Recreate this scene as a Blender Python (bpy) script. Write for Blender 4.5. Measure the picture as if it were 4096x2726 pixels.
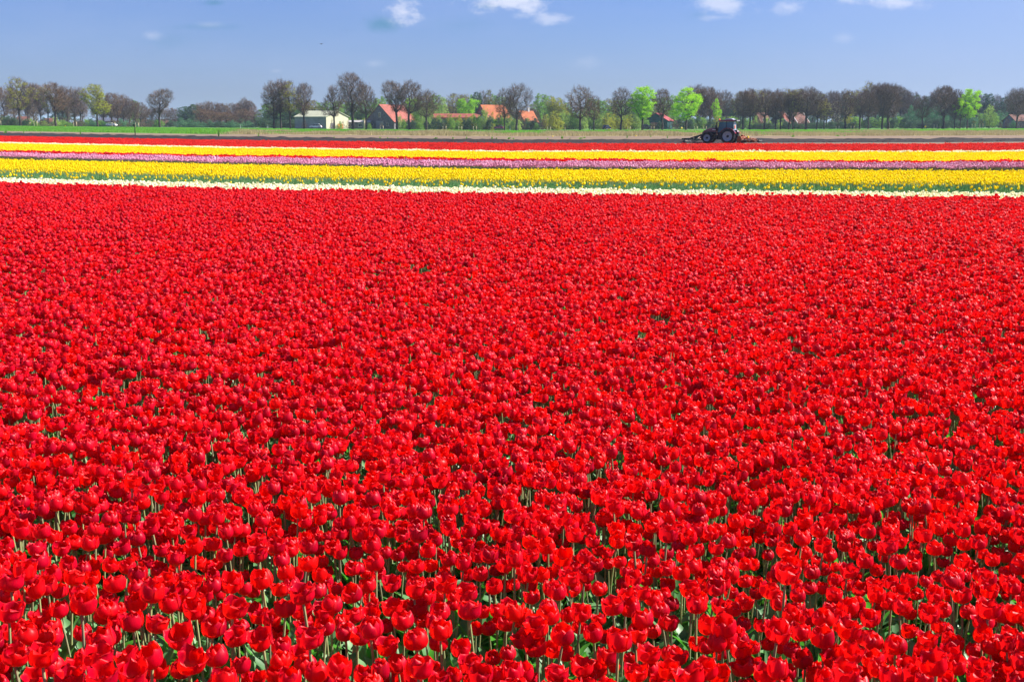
import bpy, math, random
import numpy as np
from mathutils import Vector, Matrix, Euler
random.seed(7); rng = np.random.default_rng(7)
SC = bpy.context.scene
for o in list(bpy.data.objects): bpy.data.objects.remove(o)
COL = SC.collection
# ------------------------------------------------------------------ camera
F = 4600.0; HORIZ = 488.0; EYE = 2.4
PITCH = math.atan((1363-HORIZ)/F)
cp, sp = math.cos(PITCH), math.sin(PITCH)
cd = bpy.data.cameras.new('camera'); cam = bpy.data.objects.new('camera', cd); COL.objects.link(cam)
cd.sensor_width = 36.0; cd.lens = F/4096*36.0; cd.clip_start = 0.1; cd.clip_end = 20000
cam.location = (0, 0, EYE); cam.rotation_euler = (math.radians(90)-PITCH, 0, 0)
SC.camera = cam
# ------------------------------------------------------------------ world, sun, exposure
SUN_AZ, SUN_EL = math.radians(78), math.radians(42)     # azimuth clockwise from +Y
world = bpy.data.worlds.new('World'); SC.world = world; world.use_nodes = True
WN = world.node_tree; WN.nodes.clear()
def wn(t, **k):
    n = WN.nodes.new(t)
    for a, b in k.items(): setattr(n, a, b)
    return n
def wl(a, b): WN.links.new(a, b)
def wm(op, a, b=None, c=None):
    n = wn('ShaderNodeMath', operation=op)
    for i, v in enumerate((a, b, c)):
        if v is None: continue
        if isinstance(v, (int, float)): n.inputs[i].default_value = v
        else: wl(v, n.inputs[i])
    return n.outputs[0]
def wmix(fac, a, b, blend='MIX'):
    n = wn('ShaderNodeMix', data_type='RGBA', blend_type=blend)
    for s, v in ((n.inputs[0], fac), (n.inputs[6], a), (n.inputs[7], b)):
        if isinstance(v, (int, float)): s.default_value = v
        elif isinstance(v, tuple): s.default_value = (*v, 1)
        else: wl(v, s)
    return n.outputs[2]
sky = wn('ShaderNodeTexSky', sky_type='NISHITA')
sky.sun_disc = False; sky.sun_elevation = SUN_EL; sky.sun_rotation = SUN_AZ
sky.air_density = 1.0; sky.dust_density = 0.6; sky.ozone_density = 2.0; sky.altitude = 0
tc = wn('ShaderNodeTexCoord'); sep = wn('ShaderNodeSeparateXYZ'); wl(tc.outputs['Generated'], sep.inputs[0])
ysafe = wm('MAXIMUM', sep.outputs[1], 0.02)
gx = wm('DIVIDE', sep.outputs[0], ysafe); gz = wm('DIVIDE', sep.outputs[2], ysafe)
front = wm('GREATER_THAN', sep.outputs[1], 0.1)
comb = wn('ShaderNodeCombineXYZ'); wl(gx, comb.inputs[0]); wl(gz, comb.inputs[1])
def wnoise(scale, detail, sx=1.0, sy=1.0, off=0.0, rough=0.55):
    mp = wn('ShaderNodeMapping'); wl(comb.outputs[0], mp.inputs[0])
    mp.inputs['Scale'].default_value = (sx, sy, 1); mp.inputs['Location'].default_value = (off, off*.7, off)
    n = wn('ShaderNodeTexNoise'); wl(mp.outputs[0], n.inputs['Vector'])
    n.inputs['Scale'].default_value = scale; n.inputs['Detail'].default_value = detail; n.inputs['Roughness'].default_value = rough
    return n.outputs['Fac']
n_edge = wnoise(42, 9, 1, 1.5, 0, .62); n_soft = wnoise(7, 4, 1, 3.0, 3.1)
def wrange(v, a, b, lo=0.0, hi=1.0):
    n = wn('ShaderNodeMapRange', interpolation_type='SMOOTHSTEP'); wl(v, n.inputs[0])
    n.inputs[1].default_value = a; n.inputs[2].default_value = b; n.inputs[3].default_value = lo; n.inputs[4].default_value = hi
    return n.outputs[0]
def gdir(px, py):
    u = (px-2048)/F; v = (1363-py)/F
    dx, dy, dz = u, cp+v*sp, -sp+v*cp
    return dx/dy, dz/dy
def blob(px, py, rx, ry, amp, soft, strength, noise, bst=.9):
    cx, cz = gdir(px, py)
    a = wm('DIVIDE', wm('SUBTRACT', gx, cx), 1.4*rx/F); b = wm('DIVIDE', wm('SUBTRACT', gz, cz), 1.35*ry/F)
    d = wm('SQRT', wm('ADD', wm('MULTIPLY', a, a), wm('MULTIPLY', b, b)))
    v = wm('ADD', wm('SUBTRACT', 1.0, d), wm('MULTIPLY', wm('SUBTRACT', noise, 0.5), amp))
    return wm('MULTIPLY', wrange(v, 0.0, soft), min(1.0, strength*bst))
def wmax(lst):
    r = lst[0]
    for x in lst[1:]: r = wm('MAXIMUM', r, x)
    return r
white = wmax([blob(1615, 52, 62, 42, 2.6, .9, .75, n_edge), blob(2050, 5, 150, 42, 2.6, .9, .8, n_edge),
              blob(2205, 78, 62, 26, 2.6, 1.0, .5, n_edge), blob(2080, 62, 40, 16, 2.6, 1.0, .3, n_edge),
              blob(2885, 22, 110, 40, 2.6, 1.0, .62, n_edge), blob(2860, 70, 70, 14, 2.6, 1.0, .25, n_edge),
              blob(3150, 28, 50, 26, 2.4, 1.0, .5, n_edge), blob(3580, 8, 150, 22, 2.6, 1.0, .62, n_edge),
              blob(2340, 248, 62, 30, 1.6, 1.4, .22, n_edge), blob(605, 142, 40, 18, 1.6, 1.3, .28, n_edge),
              blob(840, 100, 60, 14, 1.6, 1.3, .2, n_edge), blob(3380, 152, 40, 22, 1.6, 1.4, .22, n_edge),
              blob(1495, 255, 40, 16, 1.6, 1.4, .2, n_edge), blob(1105, 284, 26, 9, 1.6, 1.4, .2, n_edge)])
grey = wmax([blob(1530, 98, 78, 34, 1.2, 1.1, .55, n_edge, 1.25), blob(855, 12, 46, 12, 1.2, 1.0, .5, n_edge, 1.25),
             blob(830, 108, 150, 16, 1.4, 1.4, .34, n_edge, 1.25), blob(1960, 25, 60, 16, 1.4, 1.2, .4, n_edge, 1.25),
             blob(700, 170, 130, 40, 1.6, 1.6, .18, n_edge, 1.25), blob(2790, 60, 60, 22, 1.4, 1.4, .2, n_edge, 1.25),
             blob(1850, 100, 130, 40, 1.6, 1.6, .2, n_edge, 1.25)])
SKY_STR = 0.050
base = wmix(1.0, sky.outputs[0], (0.44, 0.565, 1.0), 'MULTIPLY')
# thin veil: stretched soft noise and a paler sky low down and towards the sun
veil = wm('MULTIPLY', wrange(n_soft, 0.38, 0.75), 0.16)
side = wm('MULTIPLY', wrange(gx, 0.12, 0.50), 0.42)
low = wrange(gz, 0.0, 0.12, 0.10, 0.03)
veil = wm('ADD', wm('ADD', veil, side), low)
base = wmix(wm('MINIMUM', veil, 0.85), base, (3.1, 3.95, 6.2))
base = wmix(wm('MULTIPLY', grey, front), base, (.72, 2.2, 3.5))
base = wmix(wm('MULTIPLY', white, front), base, (6.6, 6.8, 7.8))
bg = wn('ShaderNodeBackground'); wl(base, bg.inputs[0]); bg.inputs[1].default_value = SKY_STR
wo = wn('ShaderNodeOutputWorld'); wl(bg.outputs[0], wo.inputs[0])
sd = bpy.data.lights.new('sun', 'SUN'); sd.energy = 5.0; sd.angle = math.radians(0.5); sd.color = (1.0, 0.95, 0.87)
sun = bpy.data.objects.new('sun', sd); COL.objects.link(sun)
svec = Vector((math.sin(SUN_AZ)*math.cos(SUN_EL), math.cos(SUN_AZ)*math.cos(SUN_EL), math.sin(SUN_EL)))
sun.rotation_euler = svec.to_track_quat('Z', 'Y').to_euler(); sun.location = (60, 20, 80)
vs = SC.view_settings; vs.view_transform = 'Standard'; vs.look = 'None'; vs.exposure = 1.46; vs.gamma = 1.0; vs.use_curve_mapping = False
cy = SC.cycles
cy.max_bounces = 10; cy.diffuse_bounces = 7; cy.transparent_max_bounces = 8; cy.use_denoising = True; cy.sample_clamp_indirect = 6
try: cy.denoiser = 'OPENIMAGEDENOISE'; cy.denoising_input_passes = 'RGB_ALBEDO_NORMAL'
except Exception: pass
# ------------------------------------------------------------------ placing helpers (world points on the ground from the plan)
def ray(px, py):
    u = (px-2048)/F; v = (1363-py)/F
    return u, cp+v*sp, -sp+v*cp
def at(px, py, z=0.0):
    x, y, d = ray(px, py); t = (z-EYE)/d
    return Vector((x*t, y*t, z))
def atY(px, py, Y):
    x, y, d = ray(px, py); t = Y/y
    return Vector((x*t, Y, EYE+d*t))
def proj(X, Y, Z):
    dz = Z-EYE; depth = Y*cp-dz*sp; up = Y*sp+dz*cp
    return 2048+F*X/depth, 1363-F*up/depth
def ppm(Y): return F/(Y*cp)*cp*cp     # photo pixels per metre near the horizon
# ------------------------------------------------------------------ scene helpers
def tag(o, label=None, cat=None, group=None, kind=None):
    if label: o['label'] = label
    if cat: o['category'] = cat
    if group: o['group'] = group
    if kind: o['kind'] = kind
    return o
def link(name, data, parent=None, loc=None):
    o = bpy.data.objects.new(name, data); COL.objects.link(o)
    if parent is not None: o.parent = parent
    if loc is not None: o.location = loc
    return o
def empty(name, loc=(0, 0, 0), rz=0.0):
    o = link(name, None); o.location = loc; o.rotation_euler = (0, 0, rz); o.empty_display_size = .2
    return o
class MB:
    def __init__(s): s.v = []; s.f = []; s.m = []; s.sm = []
    def add(s, vs_, fs, mat=0, smooth=False):
        b = len(s.v); s.v += [tuple(p) for p in vs_]; s.f += [tuple(i+b for i in f) for f in fs]
        s.m += [mat]*len(fs); s.sm += [smooth]*len(fs)
    def box(s, x0, x1, y0, y1, z0, z1, mat=0):
        s.add([(x0,y0,z0),(x1,y0,z0),(x1,y1,z0),(x0,y1,z0),(x0,y0,z1),(x1,y0,z1),(x1,y1,z1),(x0,y1,z1)],
              [(0,3,2,1),(4,5,6,7),(0,1,5,4),(1,2,6,5),(2,3,7,6),(3,0,4,7)], mat)
    def prism(s, prof, y0, y1, mat=0, ch=0.0, smooth=False):
        """profile in x,z extruded along y; ch = chamfer of the side edges"""
        n = len(prof); c = (sum(p[0] for p in prof)/n, sum(p[1] for p in prof)/n)
        def ring(y, k): return [(c[0]+(p[0]-c[0])*k, y, c[1]+(p[1]-c[1])*k) for p in prof]
        if ch > 0:
            e = max(max(abs(p[0]-c[0]) for p in prof), 1e-3); k = 1-ch/e
            rings = [ring(y0, k), ring(y0+ch, 1), ring(y1-ch, 1), ring(y1, k)]
        else: rings = [ring(y0, 1), ring(y1, 1)]
        V = [p for r in rings for p in r]; Fs = []
        for j in range(len(rings)-1):
            for i in range(n):
                a = j*n+i; b = j*n+(i+1) % n
                Fs.append((a, b, b+n, a+n))
        Fs.append(tuple(range(n-1, -1, -1))); L = (len(rings)-1)*n; Fs.append(tuple(range(L, L+n)))
        s.add(V, Fs, mat, smooth)
    def tube(s, pts, rad, sides=6, mat=0, cap=True, smooth=True):
        pts = [Vector(p) for p in pts]
        if not isinstance(rad, (list, tuple)): rad = [rad]*len(pts)
        V = []; Fs = []
        ref = Vector((0, 0, 1)) if abs((pts[-1]-pts[0]).normalized().z) < .9 else Vector((1, 0, 0))
        for i, p in enumerate(pts):
            d = (pts[min(i+1, len(pts)-1)]-pts[max(i-1, 0)]).normalized()
            a = d.cross(ref).normalized(); b = d.cross(a)
            for k in range(sides):
                t = 2*math.pi*k/sides; V.append(p+(a*math.cos(t)+b*math.sin(t))*rad[i])
        for i in range(len(pts)-1):
            for k in range(sides):
                Fs.append((i*sides+k, i*sides+(k+1) % sides, (i+1)*sides+(k+1) % sides, (i+1)*sides+k))
        if cap:
            Fs.append(tuple(range(sides-1, -1, -1))); L = (len(pts)-1)*sides; Fs.append(tuple(range(L, L+sides)))
        s.add(V, Fs, mat, smooth)
    def lathe(s, prof, axis='y', seg=20, c=(0, 0, 0), mat=0, smooth=True):
        """profile (radius, offset along axis)"""
        V = []; Fs = []; n = len(prof)
        for k in range(seg):
            t = 2*math.pi*k/seg
            for r, h in prof:
                if axis == 'y': V.append((c[0]+r*math.cos(t), c[1]+h, c[2]+r*math.sin(t)))
                else: V.append((c[0]+r*math.cos(t), c[1]+r*math.sin(t), c[2]+h))
        for k in range(seg):
            k2 = (k+1) % seg
            for j in range(n-1): Fs.append((k*n+j, k*n+j+1, k2*n+j+1, k2*n+j))
        s.add(V, Fs, mat, smooth)
    def mesh(s, name, mats):
        me = bpy.data.meshes.new(name); me.from_pydata(s.v, [], s.f)
        for m in (mats if isinstance(mats, (list, tuple)) else [mats]): me.materials.append(m)
        me.polygons.foreach_set('material_index', s.m); me.polygons.foreach_set('use_smooth', s.sm)
        me.update(); return me
    def build(s, name, mats, parent=None, loc=None): return link(name, s.mesh(name, mats), parent, loc)
def np_mesh(name, V, Q, mats, smooth=False, midx=None, attrs=None):
    """fast mesh from numpy verts and quads/tris (faces all of one size)"""
    me = bpy.data.meshes.new(name); V = np.asarray(V, dtype=np.float32); Q = np.asarray(Q, dtype=np.int32)
    n, k = Q.shape
    me.vertices.add(len(V)); me.vertices.foreach_set('co', V.ravel())
    me.loops.add(n*k); me.loops.foreach_set('vertex_index', Q.ravel())
    me.polygons.add(n); me.polygons.foreach_set('loop_start', np.arange(0, n*k, k, dtype=np.int32))
    me.polygons.foreach_set('loop_total', np.full(n, k, dtype=np.int32))
    for m in (mats if isinstance(mats, (list, tuple)) else [mats]): me.materials.append(m)
    if midx is not None: me.polygons.foreach_set('material_index', np.asarray(midx, dtype=np.int32))
    me.polygons.foreach_set('use_smooth', np.full(n, smooth, dtype=bool))
    if attrs:
        for an, av in attrs.items():
            a = me.attributes.new(an, 'FLOAT', 'POINT'); a.data.foreach_set('value', np.asarray(av, dtype=np.float32))
    me.update(calc_edges=True); me.validate(); return me
# ------------------------------------------------------------------ materials
def mat_new(name):
    m = bpy.data.materials.new(name); m.use_nodes = True; return m, m.node_tree, m.node_tree.nodes['Principled BSDF']
def setp(p, rough=.6, spec=.3, metal=0.0):
    p.inputs['Roughness'].default_value = rough; p.inputs['Specular IOR Level'].default_value = spec; p.inputs['Metallic'].default_value = metal
def ramp(nt, src, stops):
    r = nt.nodes.new('ShaderNodeValToRGB'); nt.links.new(src, r.inputs[0]); e = r.color_ramp.elements
    while len(e) < len(stops): e.new(0.5)
    for el, (p, c) in zip(e, stops): el.position = p; el.color = (*c, 1)
    return r.outputs[0]
def noise(nt, scale, detail=4, stretch=None, coord='Object', rough=.55):
    t = nt.nodes.new('ShaderNodeTexCoord'); src = t.outputs[coord]
    if stretch:
        mp = nt.nodes.new('ShaderNodeMapping'); mp.inputs['Scale'].default_value = stretch; nt.links.new(src, mp.inputs[0]); src = mp.outputs[0]
    n = nt.nodes.new('ShaderNodeTexNoise'); n.inputs['Scale'].default_value = scale; n.inputs['Detail'].default_value = detail
    n.inputs['Roughness'].default_value = rough; nt.links.new(src, n.inputs['Vector']); return n.outputs['Fac']
def bump(nt, p, h, strength=.4, dist=.05):
    b = nt.nodes.new('ShaderNodeBump'); b.inputs['Strength'].default_value = strength; b.inputs['Distance'].default_value = dist
    nt.links.new(h, b.inputs['Height']); nt.links.new(b.outputs[0], p.inputs['Normal'])
def mmix(nt, fac, a, b, blend='MIX'):
    n = nt.nodes.new('ShaderNodeMix'); n.data_type = 'RGBA'; n.blend_type = blend
    for s, v in ((n.inputs[0], fac), (n.inputs[6], a), (n.inputs[7], b)):
        if isinstance(v, (int, float)): s.default_value = v
        elif isinstance(v, tuple): s.default_value = (*v, 1)
        else: nt.links.new(v, s)
    return n.outputs[2]
def mat_simple(name, c, rough=.6, spec=.3, metal=0.0, var=.25, scale=6, bmp=0.0):
    m, nt, p = mat_new(name); setp(p, rough, spec, metal)
    f = noise(nt, scale, 5)
    nt.links.new(ramp(nt, f, [(.3, tuple(x*(1-var) for x in c)), (.7, tuple(min(1, x*(1+var)) for x in c))]), p.inputs['Base Color'])
    if bmp: bump(nt, p, f, bmp)
    return m
def rand_of(nt):
    return nt.nodes.new('ShaderNodeObjectInfo').outputs['Random']
def mat_petal(name, stops, base, rim, trans=.42, rough=.42, sheen=.0, spec=.4, glow=None):
    """petal: colour by individual, faint streaks along the petal, pale margin, lighter foot, light through it"""
    m, nt, p = mat_new(name); setp(p, rough, spec)
    col = ramp(nt, rand_of(nt), stops)
    st = noise(nt, 60, 3, (1, 1, .12))
    dark = mmix(nt, 1.0, col, (.50, .4, .55), 'MULTIPLY')
    fac = nt.nodes.new('ShaderNodeMapRange'); nt.links.new(st, fac.inputs[0]); fac.inputs[1].default_value = .35; fac.inputs[2].default_value = .75
    fac.inputs[4].default_value = .55
    col = mmix(nt, fac.outputs[0], col, dark)
    a = nt.nodes.new('ShaderNodeAttribute'); a.attribute_name = 'rim'
    col = mmix(nt, a.outputs['Fac'], col, rim)
    b = nt.nodes.new('ShaderNodeAttribute'); b.attribute_name = 'foot'
    col = mmix(nt, b.outputs['Fac'], col, base)
    nt.links.new(col, p.inputs['Base Color'])
    if sheen:
        p.inputs['Sheen Weight'].default_value = sheen; p.inputs['Sheen Roughness'].default_value = .35
        p.inputs['Sheen Tint'].default_value = (1, .35, .5, 1)
    bump(nt, p, st, .25, .002)
    tr = nt.nodes.new('ShaderNodeBsdfTranslucent'); nt.links.new(mmix(nt, .65, col, glow) if glow else mmix(nt, 1.0, col, (1.0, 1.0, .7), 'MULTIPLY'), tr.inputs[0])
    ms = nt.nodes.new('ShaderNodeMixShader'); ms.inputs[0].default_value = trans
    nt.links.new(p.outputs[0], ms.inputs[1]); nt.links.new(tr.outputs[0], ms.inputs[2])
    nt.links.new(ms.outputs[0], nt.nodes['Material Output'].inputs[0]); return m
def mat_leaf(name, stops, tcol, trans=.35, rough=.45, spec=.35, scale=4):
    m, nt, p = mat_new(name); setp(p, rough, spec)
    f = noise(nt, scale, 3)
    ad = nt.nodes.new('ShaderNodeMath'); ad.operation = 'ADD'; nt.links.new(f, ad.inputs[0])
    mu = nt.nodes.new('ShaderNodeMath'); mu.operation = 'MULTIPLY_ADD'; nt.links.new(rand_of(nt), mu.inputs[0]); mu.inputs[1].default_value = .4; mu.inputs[2].default_value = -.2
    nt.links.new(mu.outputs[0], ad.inputs[1])
    col = ramp(nt, ad.outputs[0], stops); nt.links.new(col, p.inputs['Base Color'])
    tr = nt.nodes.new('ShaderNodeBsdfTranslucent'); nt.links.new(mmix(nt, .6, col, tcol), tr.inputs[0])
    ms = nt.nodes.new('ShaderNodeMixShader'); ms.inputs[0].default_value = trans
    nt.links.new(p.outputs[0], ms.inputs[1]); nt.links.new(tr.outputs[0], ms.inputs[2])
    nt.links.new(ms.outputs[0], nt.nodes['Material Output'].inputs[0]); return m
RED = [(0, (.36, .0005, .020)), (.3, (.58, .001, .026)), (.7, (.76, .001, .013)), (1, (.86, .003, .003))]
M = {}
M['red'] = mat_petal('red_petal', RED, (.55, .22, .02), (.86, .022, .018), .42, .42, .0, .20, (1.0, .008, .0))
M['red2'] = mat_petal('scarlet_petal', [(0, (.50, .002, .008)), (1, (.86, .014, .005))], (.6, .1, .02), (.9, .03, .015), .40, .5, .0, .2)
M['yellow'] = mat_petal('yellow_petal', [(0, (.93, .60, .0)), (1, (.95, .76, .0))], (.6, .6, .03), (.97, .92, .01), .42, .5, 0, .12)
M['pink'] = mat_petal('pink_petal', [(0, (.46, .05, .16)), (.5, (.72, .19, .37)), (1, (.84, .40, .58))], (.6, .3, .4), (.85, .5, .68), .25)
M['cream'] = mat_petal('cream_petal', [(0, (.90, .87, .52)), (1, (.95, .93, .74))], (.6, .65, .2), (.92, .9, .75), .3)
M['stem'] = mat_leaf('stem', [(.2, (.22, .20, .13)), (.6, (.30, .34, .14)), (.9, (.20, .30, .10))], (.3, .4, .1), .12, .5)
M['leaf'] = mat_leaf('tulip_leaf', [(.2, (.045, .14, .045)), (.55, (.095, .235, .085)), (.9, (.19, .34, .15))], (.10, .50, .01), .36, .42, .45, 9)
M['leaf_blue'] = mat_leaf('tulip_leaf_bluegreen', [(.2, (.07, .20, .07)), (.9, (.23, .40, .17))], (.16, .48, .05), .3)
M['leaf_olive'] = mat_leaf('tulip_leaf_olive', [(.2, (.06, .08, .03)), (.9, (.16, .15, .06))], (.22, .26, .03), .3)
# ================================================================== TULIPS
def petal_grid(ns, nt_, phi0, R, H, openness, W, rs, tipk, seed):
    """one petal as a curved sheet; openness -1 closed .. +1 wide open"""
    r_ = np.random.default_rng(seed)
    s = np.linspace(-1, 1, ns+1); t = np.linspace(0, 1, nt_+1)
    T, S = np.meshgrid(t, s, indexing='ij')
    e = np.where(T < .42, np.sin(np.pi/2*np.minimum(1, T/.42))**.72, 1.0)
    k = np.clip((T-.42)/.58, 0, 1)
    close = {True: -.42, False: -.20}[openness < -.3] if openness < .3 else -.02
    close += openness*.05
    rad = R*(e*(1+close*k**2.3)) * rs
    rad = rad+R*.06*(openness > .3)*k**3*(1+.5*np.abs(S))
    w = W*np.clip(.42+T*1.5, 0, 1)**1.0*(1-.10*T)
    w = w*np.where(T > .70, np.clip(1-((T-.70)/.305)**2.4, .0, 1)**.6, 1)
    ph = phi0+S*w
    curl = R*(-.10*np.abs(S)**2*np.sin(np.pi*T)+.05*np.sin(S*3+r_.uniform(0, 6))*k)
    wob = r_.normal(0, 1, 4)
    rad2 = rad+curl+R*.05*k*np.sin(S*5*wob[0]+wob[1]*3)
    rad2 = np.maximum(rad2, .002)
    z = H*(T**.92)*(1-.10*np.abs(S)**2.2*k*(1+tipk))+H*.035*k*np.sin(S*7+wob[2]*3)
    z = z-H*.06*np.sin(np.pi*np.minimum(1, T/.42))
    if openness > .3: z = z*.92
    V = np.stack([rad2*np.cos(ph), rad2*np.sin(ph), z], -1).reshape(-1, 3)
    Q = []
    for j in range(nt_):
        for i in range(ns):
            a = j*(ns+1)+i; Q.append((a, a+1, a+ns+2, a+ns+1))
    rim = np.clip((np.maximum(np.abs(S), np.clip((T-.55)/.45, 0, 1))-.86)/.14, 0, 1)*.5*(T > .25)
    foot = np.clip(1-T/.16, 0, 1)
    return V, np.array(Q), rim.ravel(), foot.ravel()
def leaf_grid(L, Wd, base_ang, lean, arch, twist, n=5):
    V = []; Q = []
    d = Vector((math.cos(base_ang), math.sin(base_ang), 0)); side = Vector((-d.y, d.x, 0))
    p = Vector(d*.008); th = math.radians(90)-lean
    for j in range(n+1):
        t = j/n
        w = Wd*math.sin(math.pi*min(1, .16+t*.84))**.8*(1 if j < n else .03)*.5
        ang = twist*t; sd = side*math.cos(ang)+Vector((0, 0, 1))*math.sin(ang)
        up = d*-.35*w
        V += [p-sd*w+up+Vector((0, 0, w*.3)), p, p+sd*w+up+Vector((0, 0, w*.3))]
        th -= arch/n*(.4+1.2*t)
        p = p+(d*math.cos(th)+Vector((0, 0, 1))*math.sin(th))*(L/n)
    for j in range(n):
        a = j*3; Q += [(a, a+1, a+4, a+3), (a+1, a+2, a+5, a+4)]
    return np.array([tuple(v) for v in V]), np.array(Q)
def tube_np(pts, rads, sides=6):
    V = []; Q = []
    for p, r in zip(pts, rads):
        for k in range(sides):
            a = 2*math.pi*k/sides; V.append((p[0]+r*math.cos(a), p[1]+r*math.sin(a), p[2]))
    for i in range(len(pts)-1):
        for k in range(sides): Q.append((i*sides+k, i*sides+(k+1) % sides, (i+1)*sides+(k+1) % sides, (i+1)*sides+k))
    return np.array(V), np.array(Q)
def tulip_design(i, openness, lo=False, H0=.5, R=.0395, HB=.067, leaves=4, leaf_l=.31):
    """returns stem, leaves, petals as (V,Q[,rim,foot]) in the tulip's own space and the bloom centre"""
    r = random.Random(100+i*17)
    top = Vector((r.uniform(-.035, .035), r.uniform(-.035, .035), H0-HB*.55)); mid = Vector((r.uniform(-.012, .012), r.uniform(-.012, .012), H0*.45))
    pts = []
    for k in range(4 if lo else 7):
        t = k/(3 if lo else 6); pts.append((mid*2*t*(1-t)+top*t*t)*1.0 if t < 1 else top)
        pts[-1] = Vector((pts[-1].x, pts[-1].y, top.z*t))
    stem = tube_np(pts, [.0052-.0012*k/len(pts) for k in range(len(pts))], 3 if lo else 6)
    tilt = Euler((r.uniform(-.22, .22), r.uniform(-.22, .22), r.uniform(0, 6.28))).to_matrix()
    TM = np.array(tilt)
    pet = []; ns, nt_ = ((2, 3) if lo else (6, 8))
    for k in range(6):
        outer = k % 2 == 0
        op = openness+r.uniform(-.18, .18)
        if outer and openness > -.3 and r.random() < .18: op += .5
        V, Q, rim, foot = petal_grid(ns, nt_, k*math.pi/3+r.uniform(-.12, .12), R, HB*(1.0 if outer else .97)*r.uniform(.95, 1.06), op,
                                     math.radians(58 if outer else 50), 1.0 if outer else .86, r.uniform(0, 1), i*10+k)
        V = V@TM.T+np.array(top); pet.append((V, Q, rim, foot))
    lv = []; a0 = r.uniform(0, 6.28)
    for k in range(leaves):
        L = leaf_l*r.uniform(.75, 1.2)*(1 if k else 1.1)
        lv.append(leaf_grid(L, r.uniform(.055, .092)*(1 if k < 2 else .75), a0+k*2.2+r.uniform(-.4, .4), r.uniform(.10, .40), r.uniform(.3, 1.5), r.uniform(-.7, .7), 3 if lo else 6))
    c = TM@np.array((0, 0, HB*.5))+np.array(top)
    return stem, lv, pet, c
def join_np(name, pieces, mats):
    Vs, Qs, mi, rims, feet = [], [], [], [], []; b = 0
    for pc, m in pieces:
        V, Q = pc[0], pc[1]; Vs.append(V); Qs.append(Q+b); b += len(V); mi += [m]*len(Q)
        rims.append(pc[2] if len(pc) > 2 else np.zeros(len(V))); feet.append(pc[3] if len(pc) > 2 else np.zeros(len(V)))
    return np_mesh(name, np.concatenate(Vs), np.concatenate(Qs), mats, True, mi, {'rim': np.concatenate(rims), 'foot': np.concatenate(feet)})
PROTO = {}
def proto_collection(name, meshes):
    c = bpy.data.collections.new(name)          # not linked to the scene: only a source of shapes for the uncountable rest
    for i, me in enumerate(meshes): c.objects.link(bpy.data.objects.new('%s_%02d' % (name, i), me))
    return c
def scatter(name, coll, P, rot, scale, idx, label, cat, mat_dummy=None):
    me = bpy.data.meshes.new(name); me.vertices.add(len(P)); me.vertices.foreach_set('co', np.asarray(P, dtype=np.float32).ravel())
    a = me.attributes.new('rot', 'FLOAT_VECTOR', 'POINT'); a.data.foreach_set('vector', np.asarray(rot, dtype=np.float32).ravel())
    a = me.attributes.new('siz', 'FLOAT_VECTOR', 'POINT'); a.data.foreach_set('vector', np.asarray(scale, dtype=np.float32).ravel())
    a = me.attributes.new('idx', 'INT', 'POINT'); a.data.foreach_set('value', np.asarray(idx, dtype=np.int32))
    o = link(name, me); tag(o, label, cat, kind='stuff')
    g = bpy.data.node_groups.new('scatter_'+name, 'GeometryNodeTree')
    g.interface.new_socket('Geometry', in_out='INPUT', socket_type='NodeSocketGeometry'); g.interface.new_socket('Geometry', in_out='OUTPUT', socket_type='NodeSocketGeometry')
    N = g.nodes; L = g.links
    gi = N.new('NodeGroupInput'); go = N.new('NodeGroupOutput'); ip = N.new('GeometryNodeInstanceOnPoints')
    ci = N.new('GeometryNodeCollectionInfo'); ci.inputs[0].default_value = coll; ci.inputs['Separate Children'].default_value = True; ci.inputs['Reset Children'].default_value = True
    def na(nm, t):
        n = N.new('GeometryNodeInputNamedAttribute'); n.data_type = t; n.inputs[0].default_value = nm
        return [s for s in n.outputs if s.enabled and s.name == 'Attribute'][0]
    e2r = N.new('FunctionNodeEulerToRotation'); L.new(na('rot', 'FLOAT_VECTOR'), e2r.inputs[0])
    m2p = N.new('GeometryNodeMeshToPoints'); L.new(gi.outputs[0], m2p.inputs[0])
    L.new(m2p.outputs[0], ip.inputs['Points']); L.new(ci.outputs[0], ip.inputs['Instance']); ip.inputs['Pick Instance'].default_value = True
    L.new(na('idx', 'INT'), ip.inputs['Instance Index']); L.new(e2r.outputs[0], ip.inputs['Rotation']); L.new(na('siz', 'FLOAT_VECTOR'), ip.inputs['Scale'])
    L.new(ip.outputs[0], go.inputs[0])
    md = o.modifiers.new('scatter', 'NODES'); md.node_group = g
    return o
# --- the field's plan: edges of the bands, seen as heights in the photograph at five columns, turned into distances
BX = [0, 800, 2000, 3700, 4096]
BANDS = [  # far edge of the flower tops -> (name, y at the five columns)
    ('farsoil', [545, 560, 575, 577, 573]), ('red_far', [571, 589, 607, 608, 605]), ('white_row', [574.5, 592, 610, 611, 610]),
    ('yellow_far', [606, 623, 640, 649, 645]), ('red_row', [610, 627, 645, 652, 648.5]), ('pink', [624, 645.5, 665.5, 670, 668]),
    ('olive', [638, 657, 679, 684, 684]), ('yellow_near', [683, 705, 726, 738, 740]), ('green', [717.5, 734.5, 756.5, 774, 775.5]),
    ('cream', [735, 755, 778, 791, 795])]
TOPZ = .5
def edge_at(px, ys): return np.interp(px, BX, ys)
def classify(X, Y):
    px, py = proj(X, Y, TOPZ)
    E = np.array([edge_at(px, ys) for _, ys in BANDS])
    py = py
    k = (py[None, :] >= E).sum(0)      # 0: soil beyond, 1: red_far ... 10: red near field
    return k, px, py
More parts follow.
